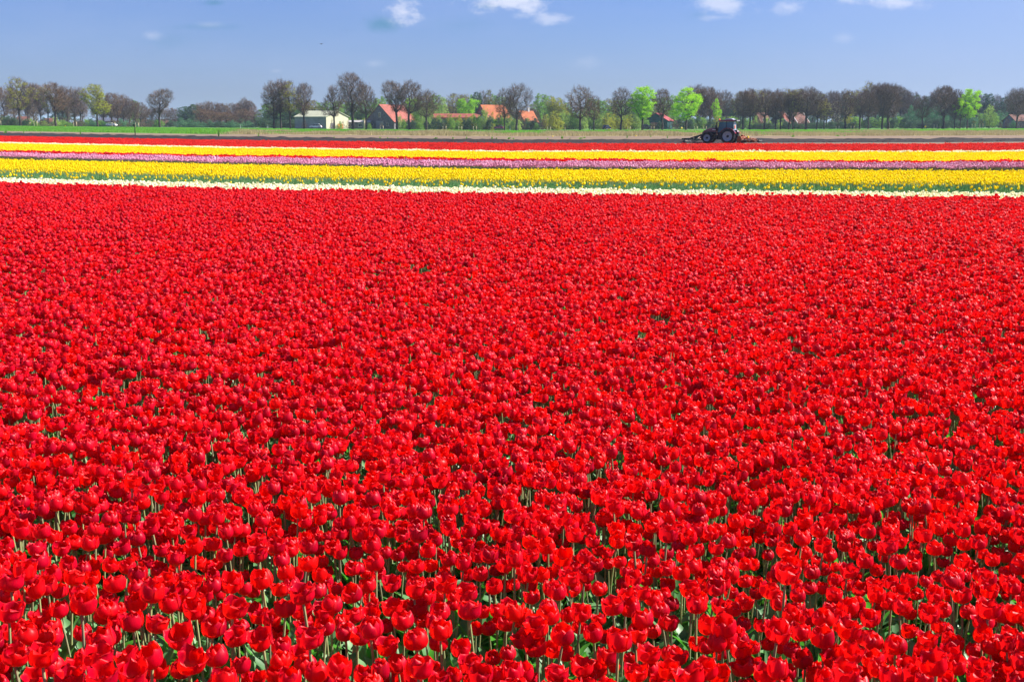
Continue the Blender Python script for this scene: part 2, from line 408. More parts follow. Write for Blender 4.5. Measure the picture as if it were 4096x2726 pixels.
def grid_points(y0, y1, sp, jit, margin):
    pts = []
    nx = int(2*(y1*.46+margin)/sp); ny = int((y1-y0)/sp)
    iy, ix = np.mgrid[0:ny, 0:nx]
    X = (ix-nx/2+.5*(iy % 2))*sp+rng.normal(0, jit, ix.shape); Y = y0+iy*sp*1.0+rng.normal(0, jit, ix.shape)
    X = X.ravel(); Y = Y.ravel(); k = (np.abs(X) < Y*.46+margin) | (Y < 0)
    return X[k], Y[k]
def clump(X, Y, s=1.1, seed=0):
    r = np.random.default_rng(seed); v = np.zeros(len(X))
    for _ in range(9):
        a = r.uniform(0, 6.28); f = r.uniform(.5, 2.4)*s; v += np.sin((X*math.cos(a)+Y*math.sin(a))*f+r.uniform(0, 6.28))
    return v/9**.5
# --- designs
NV = 20
OPEN = [-.8, -.6, 0, 0, .1, -.1, 0, .15, .6, .7, .5, -.5, 0, .8, -.2, .05, -.9, .2, -.15, .45]
designs = [tulip_design(i, OPEN[i]) for i in range(NV)]
STATE = ['closed', 'closed', 'cup shaped', 'cup shaped', 'half open', 'cup shaped', 'cup shaped', 'half open', 'wide open', 'wide open', 'open', 'closed', 'cup shaped', 'wide open', 'cup shaped', 'cup shaped', 'closed', 'half open', 'cup shaped', 'open']
by_state = {'c': [0, 1, 11, 16], 'u': [2, 3, 4, 5, 6, 7, 12, 14, 15, 17, 18], 'o': [8, 9, 10, 13, 19]}
# coordinates read off the photograph: x, y of the bloom's centre (in a strip magnified 2.356 times), width, state
T_A = "95,110,270,o 430,60,150,u 560,90,180,u 790,30,260,u 1125,80,120,c 1290,20,210,u 1245,200,210,u 1480,220,200,o 1600,30,200,u 1830,80,210,u 1950,150,200,c 2210,70,270,o 2010,250,230,u 2190,220,150,u 2225,345,210,o 245,330,230,u 490,260,190,u 385,320,120,c 40,320,60,c 10,450,100,u 145,520,240,u 400,510,260,o 960,380,250,u 925,520,280,o 1200,530,220,o 1410,540,250,u 1700,350,240,o 1800,580,260,o 2040,525,220,c 2270,610,190,u 510,630,200,c 705,620,180,u 650,730,260,o 330,740,220,o 40,640,90,u 30,720,80,u 960,720,300,o 1250,690,250,o 1390,760,120,u 2110,740,250,u 2320,740,140,u 1000,0,110,u"
T_B = "40,70,90,u 90,150,180,o 200,180,180,u 270,310,170,u 100,370,220,o 330,70,200,u 490,100,200,o 520,230,180,u 700,120,190,o 710,250,200,u 560,350,280,o 770,40,200,c 860,190,150,c 980,140,190,u 1140,130,170,o 1150,30,140,u 1145,265,220,c 1030,340,190,u 1290,240,150,c 1340,70,190,o 1470,70,170,o 1440,195,210,u 1630,180,170,u 1580,60,190,o 1790,110,200,u 1910,40,120,c 2070,90,220,u 2190,110,120,u 1565,370,230,u 1795,285,220,u 1290,430,200,o 1180,400,140,u 2130,265,130,u 2250,265,150,c 1985,460,190,u 2070,600,210,o 2330,100,150,u 2330,220,100,u 2290,540,130,u 290,560,210,c 470,500,180,o 520,600,220,c 630,680,220,c 840,640,230,u 730,740,170,u 370,740,220,u 70,740,130,o 1060,700,180,u 1180,720,120,c 1225,620,160,c 1390,600,190,u 1600,630,270,u 1750,650,130,c 1780,740,200,o 1920,710,160,u 2090,750,130,u 2330,710,90,u 1320,740,140,u 1440,740,150,u"
T_C = "80,70,180,o 60,220,180,u 190,200,110,c 260,150,140,u 450,140,220,u 640,140,150,c 765,120,190,u 930,180,120,u 740,250,120,u 340,260,220,o 220,360,210,o 340,440,200,o 490,460,180,u 590,330,220,u 610,500,180,u 75,500,160,c 80,630,140,u 30,710,80,u 130,750,110,u 280,750,150,u 555,735,140,o 880,310,190,u 990,340,100,u 1120,380,240,u 1015,530,200,u 1060,610,90,u 770,620,210,o 920,650,190,o 820,750,190,u 1060,50,200,o 1230,70,190,u 1290,330,190,u 1340,180,210,u 1440,290,160,c 1590,210,200,u 1510,90,180,c 1560,30,150,u 1850,40,200,u 2080,60,180,o 2190,80,170,o 2300,60,120,u 1235,550,130,u 1400,500,220,o 1425,640,180,c 1280,680,220,o 1665,530,210,u 1850,410,150,u 1950,430,180,c 1960,240,200,u 2110,250,230,u 2290,220,150,c 2140,370,200,u 2080,500,100,u 2270,460,200,o 2290,630,220,u 1940,650,220,o 1790,720,270,o"
T_D = "100,240,120,u 265,290,230,u 180,410,140,u 290,440,80,u 390,140,180,u 260,30,150,u 450,70,130,u 470,300,210,u 690,170,210,c 685,350,220,u 770,90,160,u 790,10,140,u 850,250,130,u 930,270,220,o 1020,30,150,u 990,110,120,u 1130,170,190,u 1220,40,140,u 1430,60,180,u 1500,120,130,u 1660,140,150,c 1820,90,160,u 1740,20,140,u 2060,110,170,c 2250,80,210,o 2280,190,130,u 1495,290,160,o 1770,240,150,u 1845,280,150,c 1880,360,90,u 1670,370,190,o 1060,400,120,u 1160,390,190,c 1370,420,220,c 20,440,60,u 30,590,90,o 400,470,180,c 500,560,200,u 160,700,240,o 340,670,200,u 570,720,150,o 640,640,130,c 720,710,150,u 800,540,230,o 950,500,210,o 900,680,240,o 1160,560,210,u 1330,530,160,u 1480,620,190,o 1490,690,160,c 1330,720,220,u 1080,690,130,u 1640,540,220,o 1730,590,250,o 1880,500,200,o 1945,620,190,u 1600,710,80,u 1820,740,220,u 2110,470,170,c 2270,430,190,c 2200,330,190,u 2310,580,100,u 2160,630,210,o 2150,730,220,o 2310,750,90,u 2400,120,150,u 2450,330,180,o 2430,500,170,u 2480,640,190,o 2400,700,160,u 2520,150,160,u 2530,450,170,c 2510,740,180,o"
T_A2 = "190,40,180,u 300,100,120,u 400,60,160,u 510,110,150,u 660,30,140,u 700,90,120,u 100,120,130,u 390,190,120,u 580,220,170,u 700,190,120,u 845,170,170,u 980,115,160,c 900,40,160,u 1070,60,150,u 1150,210,170,o 1060,190,100,u 1160,80,120,u 1290,120,160,c 1410,90,110,u 1490,45,90,u 1310,270,150,u 1030,270,120,u 60,190,150,u 50,300,170,u 365,340,190,u 230,430,200,u 1040,380,160,u 1200,390,160,u 1380,350,140,o 900,330,110,u 800,330,110,u 640,370,160,u 780,410,160,c 880,390,140,u 870,500,150,u 700,490,180,o 490,470,180,u 600,470,130,u 110,530,240,o 90,660,190,c 1300,460,180,u 1085,550,210,u 440,570,190,u 560,620,160,u 690,600,130,u 1000,640,120,u 1430,630,220,u 1510,120,140,u 1620,50,160,u 1775,70,160,u 1620,150,120,u 1530,230,160,u 1650,280,170,u 1500,420,170,u 1650,410,120,u 1825,205,170,u 1900,30,110,u 1940,60,90,u 2020,180,150,u 2050,25,100,u 2150,100,120,u 2170,20,120,u 2300,90,120,u 2330,130,90,u 2210,130,70,u 2270,230,150,u 2120,280,160,u 1865,355,150,u 1950,390,100,u 2040,370,120,u 2005,480,140,u 2190,540,200,u 2310,600,140,u 2010,570,180,u 2290,480,100,u 1560,530,180,o 1810,530,180,o 1740,640,190,u 1600,640,150,u 2060,650,140,u 1930,650,170,u"
T_B2 = "90,30,140,u 50,140,130,u 140,130,110,u 240,190,180,u 210,40,110,u 350,100,120,u 420,50,130,u 70,270,180,o 390,240,140,u 300,330,160,c 520,120,130,u 550,200,180,u 640,230,100,u 590,50,130,u 640,110,110,u 550,360,180,u 620,420,110,u 680,340,140,c 730,110,110,u 840,80,160,u 780,210,160,u 850,260,150,u 960,410,150,u 1000,265,140,u 920,80,120,u 1045,90,160,u 1150,190,180,u 1200,60,180,u 1320,60,140,u 1430,95,150,u 1275,260,130,u 1175,350,180,u 1210,450,150,u 1020,410,120,u 1090,450,80,u 1390,280,140,u 1450,240,130,u 1530,200,140,u 1590,90,170,u 1560,20,150,u 1680,240,160,u 1740,140,160,u 1780,270,110,u 1570,390,160,u 1700,380,150,u 1450,390,100,u 1530,290,120,u 1530,490,120,u 1870,30,150,u 1930,100,120,u 2065,50,150,u 2210,25,130,u 2310,50,120,u 1960,160,140,u 2090,120,110,u 2080,190,120,u 1880,320,160,u 1990,320,150,u 2150,290,160,u 2290,240,130,u 2180,200,100,u 2340,110,100,u 1840,430,100,u 2050,470,130,u 2170,460,150,u 2310,430,110,u 110,510,210,u 430,470,150,u 720,530,140,u 730,440,120,u 290,600,180,o 490,640,220,o 640,620,160,c 810,600,140,u 960,650,200,u 1110,570,160,u 1130,690,120,u 1560,610,190,u 1690,550,130,c 1840,550,210,o 2040,640,200,o 2300,580,160,u 30,630,70,u 1050,600,120,u 1790,660,140,u 1920,680,130,u"
T_C2 = "20,60,60,u 160,80,150,o 240,20,120,u 390,60,150,c 500,30,80,u 20,150,120,u 130,210,160,u 290,160,170,o 290,280,160,o 10,270,70,u 440,200,170,u 500,150,100,u 600,170,110,c 700,90,170,u 780,130,110,u 870,150,150,u 840,40,140,u 930,240,90,u 1000,260,130,u 1100,50,160,u 1105,150,160,u 1255,160,180,u 1270,50,150,u 1400,80,120,c 1390,220,160,u 1260,260,100,u 1580,80,180,u 1460,60,90,u 1680,190,140,c 1780,120,150,u 1720,20,140,u 1570,270,140,u 1740,300,160,u 1850,240,160,u 1910,110,140,u 1900,30,140,u 2040,50,130,u 2040,220,150,u 2150,150,150,c 2160,60,120,u 2260,110,100,u 2320,90,90,u 2300,260,120,u 2240,280,110,u 800,300,150,u 710,340,110,u 895,375,155,u 1020,360,120,c 1130,350,130,u 1270,370,140,c 1435,335,150,u 1400,420,120,u 1480,440,80,u 1590,390,140,u 1820,385,170,u 1710,455,170,u 1940,400,130,u 2060,370,160,u 2180,370,140,c 2310,370,130,u 460,300,100,u 590,300,180,o 60,390,120,u 30,420,70,u 210,400,160,o 235,490,150,u 390,470,160,u 490,450,70,u 290,570,100,u 560,390,140,u 700,410,150,u 650,490,190,o 790,430,130,u 680,600,170,u 800,565,130,u 935,600,160,c 300,680,160,u 50,580,130,u 130,560,130,u 1190,440,130,u 1160,550,110,u 1260,500,160,u 1380,520,110,u 1330,630,170,o 1200,670,180,o 1580,570,150,u 1790,600,190,o 1540,660,150,u 1940,600,110,u 1890,490,90,u 2090,550,170,u 2180,500,120,u 2310,530,140,u 2180,640,140,u 1900,690,120,u"
T_D2 = "30,80,100,u 90,120,110,u 200,140,150,u 230,40,140,u 340,120,110,u 490,125,160,c 410,60,110,u 530,30,80,u 645,50,160,u 740,40,110,u 170,280,120,c 330,240,180,o 520,260,140,c 0,260,60,u 30,370,100,u 690,190,160,o 900,190,150,c 1000,170,80,u 980,25,130,u 1110,60,150,u 750,285,140,c 790,390,100,u 1010,270,150,u 1080,340,160,u 1165,190,110,u 1300,90,160,u 1400,150,150,u 1310,200,160,o 1270,300,120,u 1630,95,170,u 1540,120,120,u 1550,290,150,u 1400,345,170,c 1560,200,120,u 1800,60,130,u 1740,220,160,u 1850,240,80,u 1890,140,140,u 2020,180,140,u 2150,165,170,u 1900,30,110,u 2010,50,140,u 2180,40,140,u 2290,140,120,c 2290,60,100,u 1550,380,140,u 1190,420,130,u 930,430,170,o 350,460,220,o 580,440,160,c 480,360,120,u 360,330,120,u 630,340,90,u 700,420,80,u 220,490,110,u 800,520,150,c 1010,500,120,u 920,560,100,u 560,590,150,c 680,590,100,c 60,530,120,u 180,610,180,o 60,640,110,u 270,690,150,u 450,660,150,c 440,570,120,u 790,650,160,u 1030,600,150,u 1170,560,160,o 1320,540,160,u 1430,630,160,o 1500,520,160,u 1660,530,140,c 1770,480,130,c 1920,470,190,u 2020,480,100,u 1740,650,170,u 1860,660,110,u 2000,660,180,o 1940,560,150,u 2090,390,120,u 2180,470,160,c 2000,340,150,u 2280,330,140,u 2190,270,110,u 2140,580,130,u 2260,620,160,o 2320,570,90,u 1820,350,100,u 1570,650,120,u 2330,250,90,u 1190,690,120,u 2420,60,120,u 2500,200,130,u 2400,300,140,u 2480,400,130,c 2420,520,150,u 2520,600,150,o 2430,650,120,u"
traced = []
for s, x0, y0 in ((T_A, 0, 2400), (T_B, 1000, 2400), (T_C, 2000, 2400), (T_D, 3000, 2400), (T_A2, 0, 2100), (T_B2, 1000, 2100), (T_C2, 2000, 2100), (T_D2, 3000, 2100)):
    for e in s.split():
        a, b, w, st = e.split(','); traced.append((x0+int(a)/2.356, y0+int(b)/2.356, int(w)/2.356, st))
traced.sort(key=lambda t: -t[1])
N_IND = 300
RAT = []; tul = []        # x, y, z-scale etc. of every traced tulip
rt = random.Random(5)
for px, py, w, st in traced:
    vi = rt.choice(by_state[st]); c = designs[vi][3]
    p = at(px, py, .5); dep = F/((p.y)*cp-(p.z-EYE)*sp)
    s = min(1.25, max(.78, .12+.88*w/(dep*.077))); RAT.append(w/(dep*.077))
    hs = s*rt.uniform(.94, 1.08)
    rz = rt.uniform(0, 6.283)
    ca, sa = math.cos(rz), math.sin(rz)
    p = at(px, py, c[2]*hs)
    off = ((c[0]*ca-c[1]*sa)*s, (c[0]*sa+c[1]*ca)*s)
    tul.append((p.x-off[0], p.y-off[1], s, hs, rz, vi, px, py, st, w))
print('mean width ratio', sum(RAT)/len(RAT))
# meshes of the parts, shared by every tulip of the same design
PM = []
for i, (stem, lv, pet, c) in enumerate(designs):
    PM.append((np_mesh('stem', stem[0], stem[1], M['stem'], True), [np_mesh('leaf', l[0], l[1], M['leaf'], True) for l in lv],
               [np_mesh('petal', q[0], q[1], M['red'], True, None, {'rim': q[2], 'foot': q[3]}) for q in pet]))
ORD = ('first second third fourth fifth sixth seventh eighth ninth tenth eleventh twelfth thirteenth fourteenth fifteenth sixteenth seventeenth eighteenth nineteenth twentieth twenty-first twenty-second twenty-third twenty-fourth twenty-fifth twenty-sixth twenty-seventh twenty-eighth twenty-ninth thirtieth'.split())
for _t, _s in (('thirty', 3), ('forty', 4), ('fifty', 5), ('sixty', 6)):
    if _s > 3: ORD.append({'forty': 'fortieth', 'fifty': 'fiftieth', 'sixty': 'sixtieth'}[_t])
    ORD += [_t+'-'+w for w in ORD[:9]]
HUE = ['crimson', 'deep red', 'bright red', 'scarlet']
seen = set()
for n, (X, Y, s, hs, rz, vi, px, py, st, w) in enumerate(tul[:N_IND]):
    t = empty('tulip', (X, Y, 0), rz); t.scale = (s, s, hs)
    size = 'big' if s > 1.04 else ('small' if s < .86 else 'medium')
    rank = n//20; pos = sorted(range(rank*20, min(N_IND, rank*20+20)), key=lambda q: tul[q][6]).index(n)
    lab = '%s %s tulip, %s from the left in the %s rank of the red field' % (size, STATE[vi], ORD[pos], ORD[rank])
    seen.add(lab); tag(t, lab, 'tulip', 'tulips in the red field')
    sm, lm, pm = PM[vi]
    link('stem', sm, t)
    for q in lm: link('leaf', q, t)
    for q in pm: link('petal', q, t)
# --- the rest of the red field and the bands beyond
hi = [join_np('red_tulip', [(d[0], 1)]+[(l, 2) for l in d[1]]+[(q, 0) for q in d[2]], [M['red'], M['stem'], M['leaf']]) for d in designs]
col_red = proto_collection('red_tulip_shape', hi)
occ = np.array([(t[0], t[1]) for t in tul])
X, Y = grid_points(2.2, 38, .0775, .029, 1.2)
k, px, py = classify(X, Y); keep = k == 10
gap = clump(X, Y, 1.6, 3); gap2 = clump(X+Y*.4, Y, 4.2, 17); keep &= ~((gap > 1.0) & (rng.random(len(X)) < .30)) & ~((gap2 > .85) & (rng.random(len(X)) < .25)) & (rng.random(len(X)) > .02)
X, Y, px, py = X[keep], Y[keep], px[keep], py[keep]
inside = (py > 2085) & (py < 2760) & (px > -25) & (px < 4075)
d2 = np.full(len(X), 9.0)
for ii in np.nonzero(inside)[0]: d2[ii] = ((occ-np.array((X[ii], Y[ii])))**2).sum(1).min()
keep = ~inside | (py < 2110) & (d2 > .055**2) | (inside & (d2 > .085**2))
X, Y = X[keep], Y[keep]
rest = tul[N_IND:]
n1 = len(X)
AX = np.concatenate([X, [t[0] for t in rest]]); AY = np.concatenate([Y, [t[1] for t in rest]])
near_h = rng.normal(.985, .07, n1)+.03*clump(X, Y, 1.3, 8)
inside2 = (AY[:n1] < 5.6)
sc = rng.normal(.99, .08, n1).clip(.75, 1.18)
S = np.concatenate([np.stack([sc, sc, near_h.clip(.8, 1.25)], 1), [(t[2], t[2], t[3]) for t in rest]])
Rz = np.concatenate([rng.uniform(0, 6.283, n1), [t[4] for t in rest]])
R3 = np.stack([np.concatenate([rng.normal(0, .06, n1), np.zeros(len(rest))]), np.concatenate([rng.normal(0, .06, n1), np.zeros(len(rest))]), Rz], 1)
probs = np.array([1.1, 1.1, 1, 1, 1, 1, 1, 1, .6, .5, .8, 1, 1, .4, 1, 1, .7, 1, 1, .8]); probs /= probs.sum()
I = np.concatenate([rng.choice(NV, n1, p=probs), [t[5] for t in rest]])
P = np.stack([AX, AY, np.zeros(len(AX))], 1)
scatter('red_tulip_field', col_red, P, R3, S, I, 'dense bed of countless red tulips filling the field behind the nearest ones', 'tulip field')
print('red tulips', len(P))
def lo_meshes(nm, petal, leaf, n=5, op=(-.7, 0, .1, -.5, .5), **kw):
    out = []
    for i in range(n):
        d = tulip_design(40+i, op[i % len(op)], lo=True, **{'R': .042, 'HB': .072, **kw})
        out.append(join_np(nm, [(d[0], 1)]+[(l, 2) for l in d[1]]+[(q, 0) for q in d[2]], [petal, M['stem'], leaf]))
    return out
def leaf_only(nm, leaf, n=4):
    out = []
    for i in range(n):
        d = tulip_design(70+i, 0, lo=True, leaves=5, leaf_l=.38)
        out.append(join_np(nm, [(l, 0) for l in d[1]]+[(d[0], 0)], [leaf]))
    return out
C_cream = proto_collection('cream_tulip_shape', lo_meshes('cream_tulip', M['cream'], M['leaf_blue']))
yel = lo_meshes('yellow_tulip', M['yellow'], M['leaf_blue'], 5, (-.8, -.7, -.1, -.6, 0), R=.031, HB=.07)
C_yel = proto_collection('yellow_tulip_shape', yel)
grn = leaf_only('tulip_leaves', M['leaf_blue'])
C_grn = proto_collection('leafy_tulip_shape', grn+yel[:1])
X, Y = grid_points(26, 64, .118, .035, 3)
k, px, py = classify(X, Y)
def single(name, coll, nidx, mask, label, dens=1.0, zs=1.0, weights=None):
    m = mask & (rng.random(len(X)) < dens); x, y = X[m], Y[m]; n = len(x)
    s = rng.normal(1.0, .08, n).clip(.75, 1.2); h = rng.normal(1.0, .06, n)*zs
    if weights is None: idx = rng.integers(0, nidx, n)
    else: idx = rng.choice(nidx, n, p=weights)
    scatter(name, coll, np.stack([x, y, np.zeros(n)], 1), np.stack([rng.normal(0, .07, n), rng.normal(0, .07, n), rng.uniform(0, 6.28, n)], 1),
            np.stack([s, s, h], 1), idx, label, 'tulip field'); print(name, n)
X0_, Y0_ = X, Y
X, Y = grid_points(26, 44, .088, .03, 3)
k, px, py = classify(X, Y)
single('cream_tulip_row', C_cream, 5, k == 9, 'narrow pale cream row of tulips bordering the big red field')
X, Y = X0_, Y0_
k, px, py = classify(X, Y)
E_g = edge_at(px, BANDS[7][1]); E_y0 = edge_at(px, BANDS[6][1])
thin = np.clip((E_g-py)/12, .25, 1)
single('near_yellow_tulip_band', C_yel, 5, (k == 7) & (rng.random(len(X)) < thin), 'broad near band of yellow tulips with stray green leaves at its edge')
single('green_leaf_row', C_grn, 5, k == 8, 'blue green row of headed tulips, leaves only, between yellow and cream', 1.0, 1.22, [.235, .235, .235, .235, .06])
# farther bands: small square pieces of bed
def patch_mesh(nm, petal, leaf, size, n, kinds, zs=1.0, leafy=None, mixmat=None):
    ms = [petal, M['stem'], leaf]
    pcs = []; r = random.Random(hash(nm) % 1000 if False else sum(map(ord, nm)))
    Vs, Qs, mi, ri, fo = [], [], [], [], []; b = 0
    for _ in range(n):
        i = r.randrange(6); d = tulip_design(90+i, kinds[i % len(kinds)], lo=True, leaves=2, R=.042, HB=.072)
        a = r.uniform(0, 6.28); ca, sa = math.cos(a), math.sin(a); R_ = np.array([[ca, -sa, 0], [sa, ca, 0], [0, 0, r.gauss(1, .06)*zs]])
        o = np.array([r.uniform(-.5, .5)*size, r.uniform(-.5, .5)*size, 0])
        for pc, m in ([(d[0], 1)]+[(l, 2) for l in d[1]]+([(q, 0) for q in d[2]])):
            V = pc[0]@R_.T+o; Vs.append(V); Qs.append(pc[1]+b); b += len(V); mi += [m]*len(pc[1])
            ri.append(pc[2] if len(pc) > 2 else np.zeros(len(V))); fo.append(pc[3] if len(pc) > 2 else np.zeros(len(V)))
    return np_mesh(nm, np.concatenate(Vs), np.concatenate(Qs), ms, True, mi, {'rim': np.concatenate(ri), 'foot': np.concatenate(fo)})
PS = .6
PC = {}
for nm, petal, leaf, dens, kinds in (('pink', M['pink'], M['leaf_olive'], 21, (-.6, 0, -.1)), ('yellow_far', M['yellow'], M['leaf_blue'], 32, (-.5, 0, .2)),
                                     ('red_far', M['red2'], M['leaf_olive'], 30, (-.6, 0, .2)), ('white', M['cream'], M['leaf_blue'], 28, (0, .1, -.4)),
                                     ('red_thin', M['red'], M['leaf_olive'], 28, (0, -.5, .2))):
    PC[nm] = proto_collection(nm+'_patch_shape', [patch_mesh(nm+'_patch%d' % j, petal, leaf, PS, dens, kinds) for j in range(4)])
gp = []
iy = np.arange(36, 200, PS*.92)
for yy in iy:
    half = yy*.47+5; xs = np.arange(-half, half, PS*.92)+rng.uniform(0, PS); gp.append(np.stack([xs, np.full(len(xs), yy)], 1))
gp = np.concatenate(gp); gp += rng.normal(0, .05, gp.shape)
kk, ppx, ppy = classify(gp[:, 0], gp[:, 1])
def patches(name, coll, mask, label, zs=1.0):
    m = np.nonzero(mask)[0]; n = len(m)
    scatter(name, coll, np.stack([gp[m, 0], gp[m, 1], np.zeros(n)], 1), np.stack([np.zeros(n), np.zeros(n), rng.integers(0, 4, n)*math.pi/2+rng.normal(0, .08, n)], 1),
            np.stack([np.ones(n), np.ones(n), rng.normal(zs, .04, n)], 1), rng.integers(0, 4, n), label, 'tulip field'); print(name, n)
def bare_patch(nm, leaf, n, zs):
    ms = []
    for j in range(4):
        r = random.Random(j+50); pcs = []
        for _ in range(n):
            d = tulip_design(70+r.randrange(6), 0, lo=True, leaves=4, leaf_l=.34); a = r.uniform(0, 6.28); ca, sa = math.cos(a), math.sin(a)
            R_ = np.array([[ca, -sa, 0], [sa, ca, 0], [0, 0, r.gauss(1, .08)*zs]]); o = np.array([r.uniform(-.5, .5)*PS, r.uniform(-.5, .5)*PS, 0])
            for pc in [d[0]]+d[1]: pcs.append(((pc[0]@R_.T+o, pc[1]), 0))
        ms.append(join_np(nm, pcs, [leaf]))
    return ms
PC['olive'] = proto_collection('olive_patch_shape', bare_patch('olive_patch', M['leaf_olive'], 24, .92))
patches('olive_leaf_row', PC['olive'], kk == 6, 'olive brown row of tulip leaves and stems below the pink band', 1.2)
patches('pink_tulip_band', PC['pink'], (kk == 5), 'long band of lilac pink tulips between two yellow bands', .98)
patches('thin_red_tulip_row', PC['red_thin'], (kk == 4), 'thin red row of tulips between far yellow band and pink band', 1.06)
patches('far_yellow_tulip_band', PC['yellow_far'], kk == 3, 'solid bright yellow band of tulips beyond the pink one')
patches('white_tulip_row', PC['white'], kk == 2, 'thin white row of tulips at the far yellow band\'s outer edge', 1.05)
patches('far_red_tulip_band', PC['red_far'], kk == 1, 'farthest red band of tulips in front of the ploughed soil')
for o in [o for o in bpy.data.objects if o.name == 'x']: pass
# ================================================================== GROUND
def blend(t): t = np.clip(t, 0, 1); return t*t*(3-2*t)
XS5 = np.array([0, 800, 2000, 3700, 4096.])
BANK_TOP = 400.0
bank_y = [504, 512.5, 522.5, 517, 515]
bank_z = [float(atY(px, py, BANK_TOP).z) for px, py in zip(XS5, bank_y)]
foot_y = [524, 536, 545, 543, 541]
foot_D = [at(px, py, 0).y for px, py in zip(XS5, foot_y)]
def px_of(X, Y): return 2048+F*X/(Y*cp+EYE*sp)
def terrain(X, Y):
    X = np.asarray(X, float); Y = np.asarray(Y, float)
    px = px_of(X, np.maximum(Y, 5)); fd = np.interp(px, XS5, foot_D); bz = np.interp(px, XS5, bank_z)
    up = bz*blend((Y-fd)/(BANK_TOP-12-fd))
    down = blend((Y-440)/60)
    return up*(1-down)+0.0*down
def curve_pts(ys, z=0.0, n=41):
    out = []
    for px in np.linspace(-700, 4800, n):
        py = float(np.interp(px, XS5, ys)); p = at(px, py, z); out.append((p.x, p.y))
    return np.array(out)
def strip(name, C0, C1, mat, rows, disp=None, zoff=0.0, sub=1):
    """sheet between two plan curves with the same number of points"""
    if sub > 1:
        t = np.linspace(0, 1, len(C0)); tt = np.linspace(0, 1, (len(C0)-1)*sub+1)
        C0 = np.stack([np.interp(tt, t, C0[:, i]) for i in (0, 1)], 1); C1 = np.stack([np.interp(tt, t, C1[:, i]) for i in (0, 1)], 1)
    n = len(C0); T = np.linspace(0, 1, rows+1)[:, None, None]
    G = C0[None]*(1-T)+C1[None]*T
    Z = terrain(G[..., 0], G[..., 1])+zoff
    if disp is not None: Z = Z+disp(G[..., 0], G[..., 1], T[..., 0]*np.ones(n)[None])
    V = np.dstack([G, Z]).reshape(-1, 3)
    j, i = np.mgrid[0:rows, 0:n-1]; a = (j*n+i).ravel(); Q = np.stack([a, a+1, a+n+1, a+n], 1)
    o = link(name, np_mesh(name, V, Q, mat, True)); tag(o, kind='structure'); return o
def mat_soil(name, c0, c1, scale, bm=.6):
    m, nt, p = mat_new(name); setp(p, .9, .1)
    f = noise(nt, scale, 8, None, 'Object', .65); g = noise(nt, scale*.08, 3)
    col = ramp(nt, f, [(.3, c0), (.72, c1)]); col = mmix(nt, .35, col, ramp(nt, g, [(.35, c0), (.65, c1)]))
    nt.links.new(col, p.inputs['Base Color']); bump(nt, p, f, bm, .08); return m
M['soil'] = mat_soil('bed_soil', (.022, .017, .013), (.06, .045, .032), 9)
M['plough'] = mat_soil('ploughed_soil', (.018, .015, .016), (.038, .032, .033), 2.5, 1.0)
M['drysoil'] = mat_soil('dry_soil', (.125, .090, .061), (.195, .142, .100), 1.2, .4)
M['meadow'] = mat_soil('meadow', (.05, .12, .03), (.12, .24, .06), .15, .3)
M['asphalt'] = mat_soil('asphalt', (.05, .05, .055), (.08, .08, .085), 3, .2)
def mat_bank():
    m, nt, p = mat_new('bank_grass'); setp(p, .85, .1)
    f = noise(nt, .5, 6, (.25, 1, 1)); g = noise(nt, .06, 4, (1, .4, 1))
    green = ramp(nt, f, [(.3, (.05, .15, .02)), (.7, (.12, .28, .04))]); straw = ramp(nt, f, [(.3, (.19, .17, .08)), (.7, (.31, .26, .14))])
    a = nt.nodes.new('ShaderNodeAttribute'); a.attribute_name = 'straw'
    ad = nt.nodes.new('ShaderNodeMath'); ad.operation = 'ADD'; nt.links.new(a.outputs['Fac'], ad.inputs[0])
    mu = nt.nodes.new('ShaderNodeMath'); mu.operation = 'MULTIPLY_ADD'; nt.links.new(g, mu.inputs[0]); mu.inputs[1].default_value = 1.2; mu.inputs[2].default_value = -.6
    nt.links.new(mu.outputs[0], ad.inputs[1])
    mr = nt.nodes.new('ShaderNodeMapRange'); nt.links.new(ad.outputs[0], mr.inputs[0]); mr.inputs[1].default_value = .25; mr.inputs[2].default_value = .75
    nt.links.new(mmix(nt, mr.outputs[0], green, straw), p.inputs['Base Color']); bump(nt, p, f, .6, .3); return m
M['bank'] = mat_bank()
farC = curve_pts([545.5, 560.5, 575.5, 580, 577], TOPZ); farC[:, 1] += .5
ploC = curve_pts([533, 548, 561.5, 558.5, 554.5]); fooC = curve_pts(foot_y)
nC = len(farC)
nearC = np.stack([np.linspace(-60, 60, nC), np.full(nC, -40.0)], 1)
strip('field_soil', nearC, farC, M['soil'], 60)
edgeC = curve_pts([545, 560.2, 575, 569.5, 567]); edgeC[:, 1] = np.maximum(edgeC[:, 1], farC[:, 1]+1.0)
edgeC[:, 0] = edgeC[:, 0]
def furrow(X, Y, T):
    w = np.sin(np.pi*np.clip(T, 0, 1))
    r = np.sin(X*.0+T*62)*.07
    n = .05*clump(X.ravel(), Y.ravel(), 1.0, 5).reshape(X.shape)+.05*clump(X.ravel(), Y.ravel(), 3.0, 6).reshape(X.shape)
    return (r+n+.04)*np.minimum(1, w*6)+.12*np.clip((T-.93)/.04, 0, 1)*np.clip((1-T)/.03, 0, 1)*(1+.7*clump(X.ravel(), Y.ravel(), .8, 9).reshape(X.shape))
def rough(X, Y, T): return (.03*clump(X.ravel(), Y.ravel(), 1.2, 15).reshape(X.shape))*np.minimum(1, np.sin(np.pi*T)*6)
strip('headland_soil', farC, edgeC, M['drysoil'], 4)
strip('ploughed_soil', edgeC, ploC, M['plough'], 90, furrow, 0, 8)
strip('dry_soil', ploC, fooC, M['drysoil'], 24, rough, 0, 6)
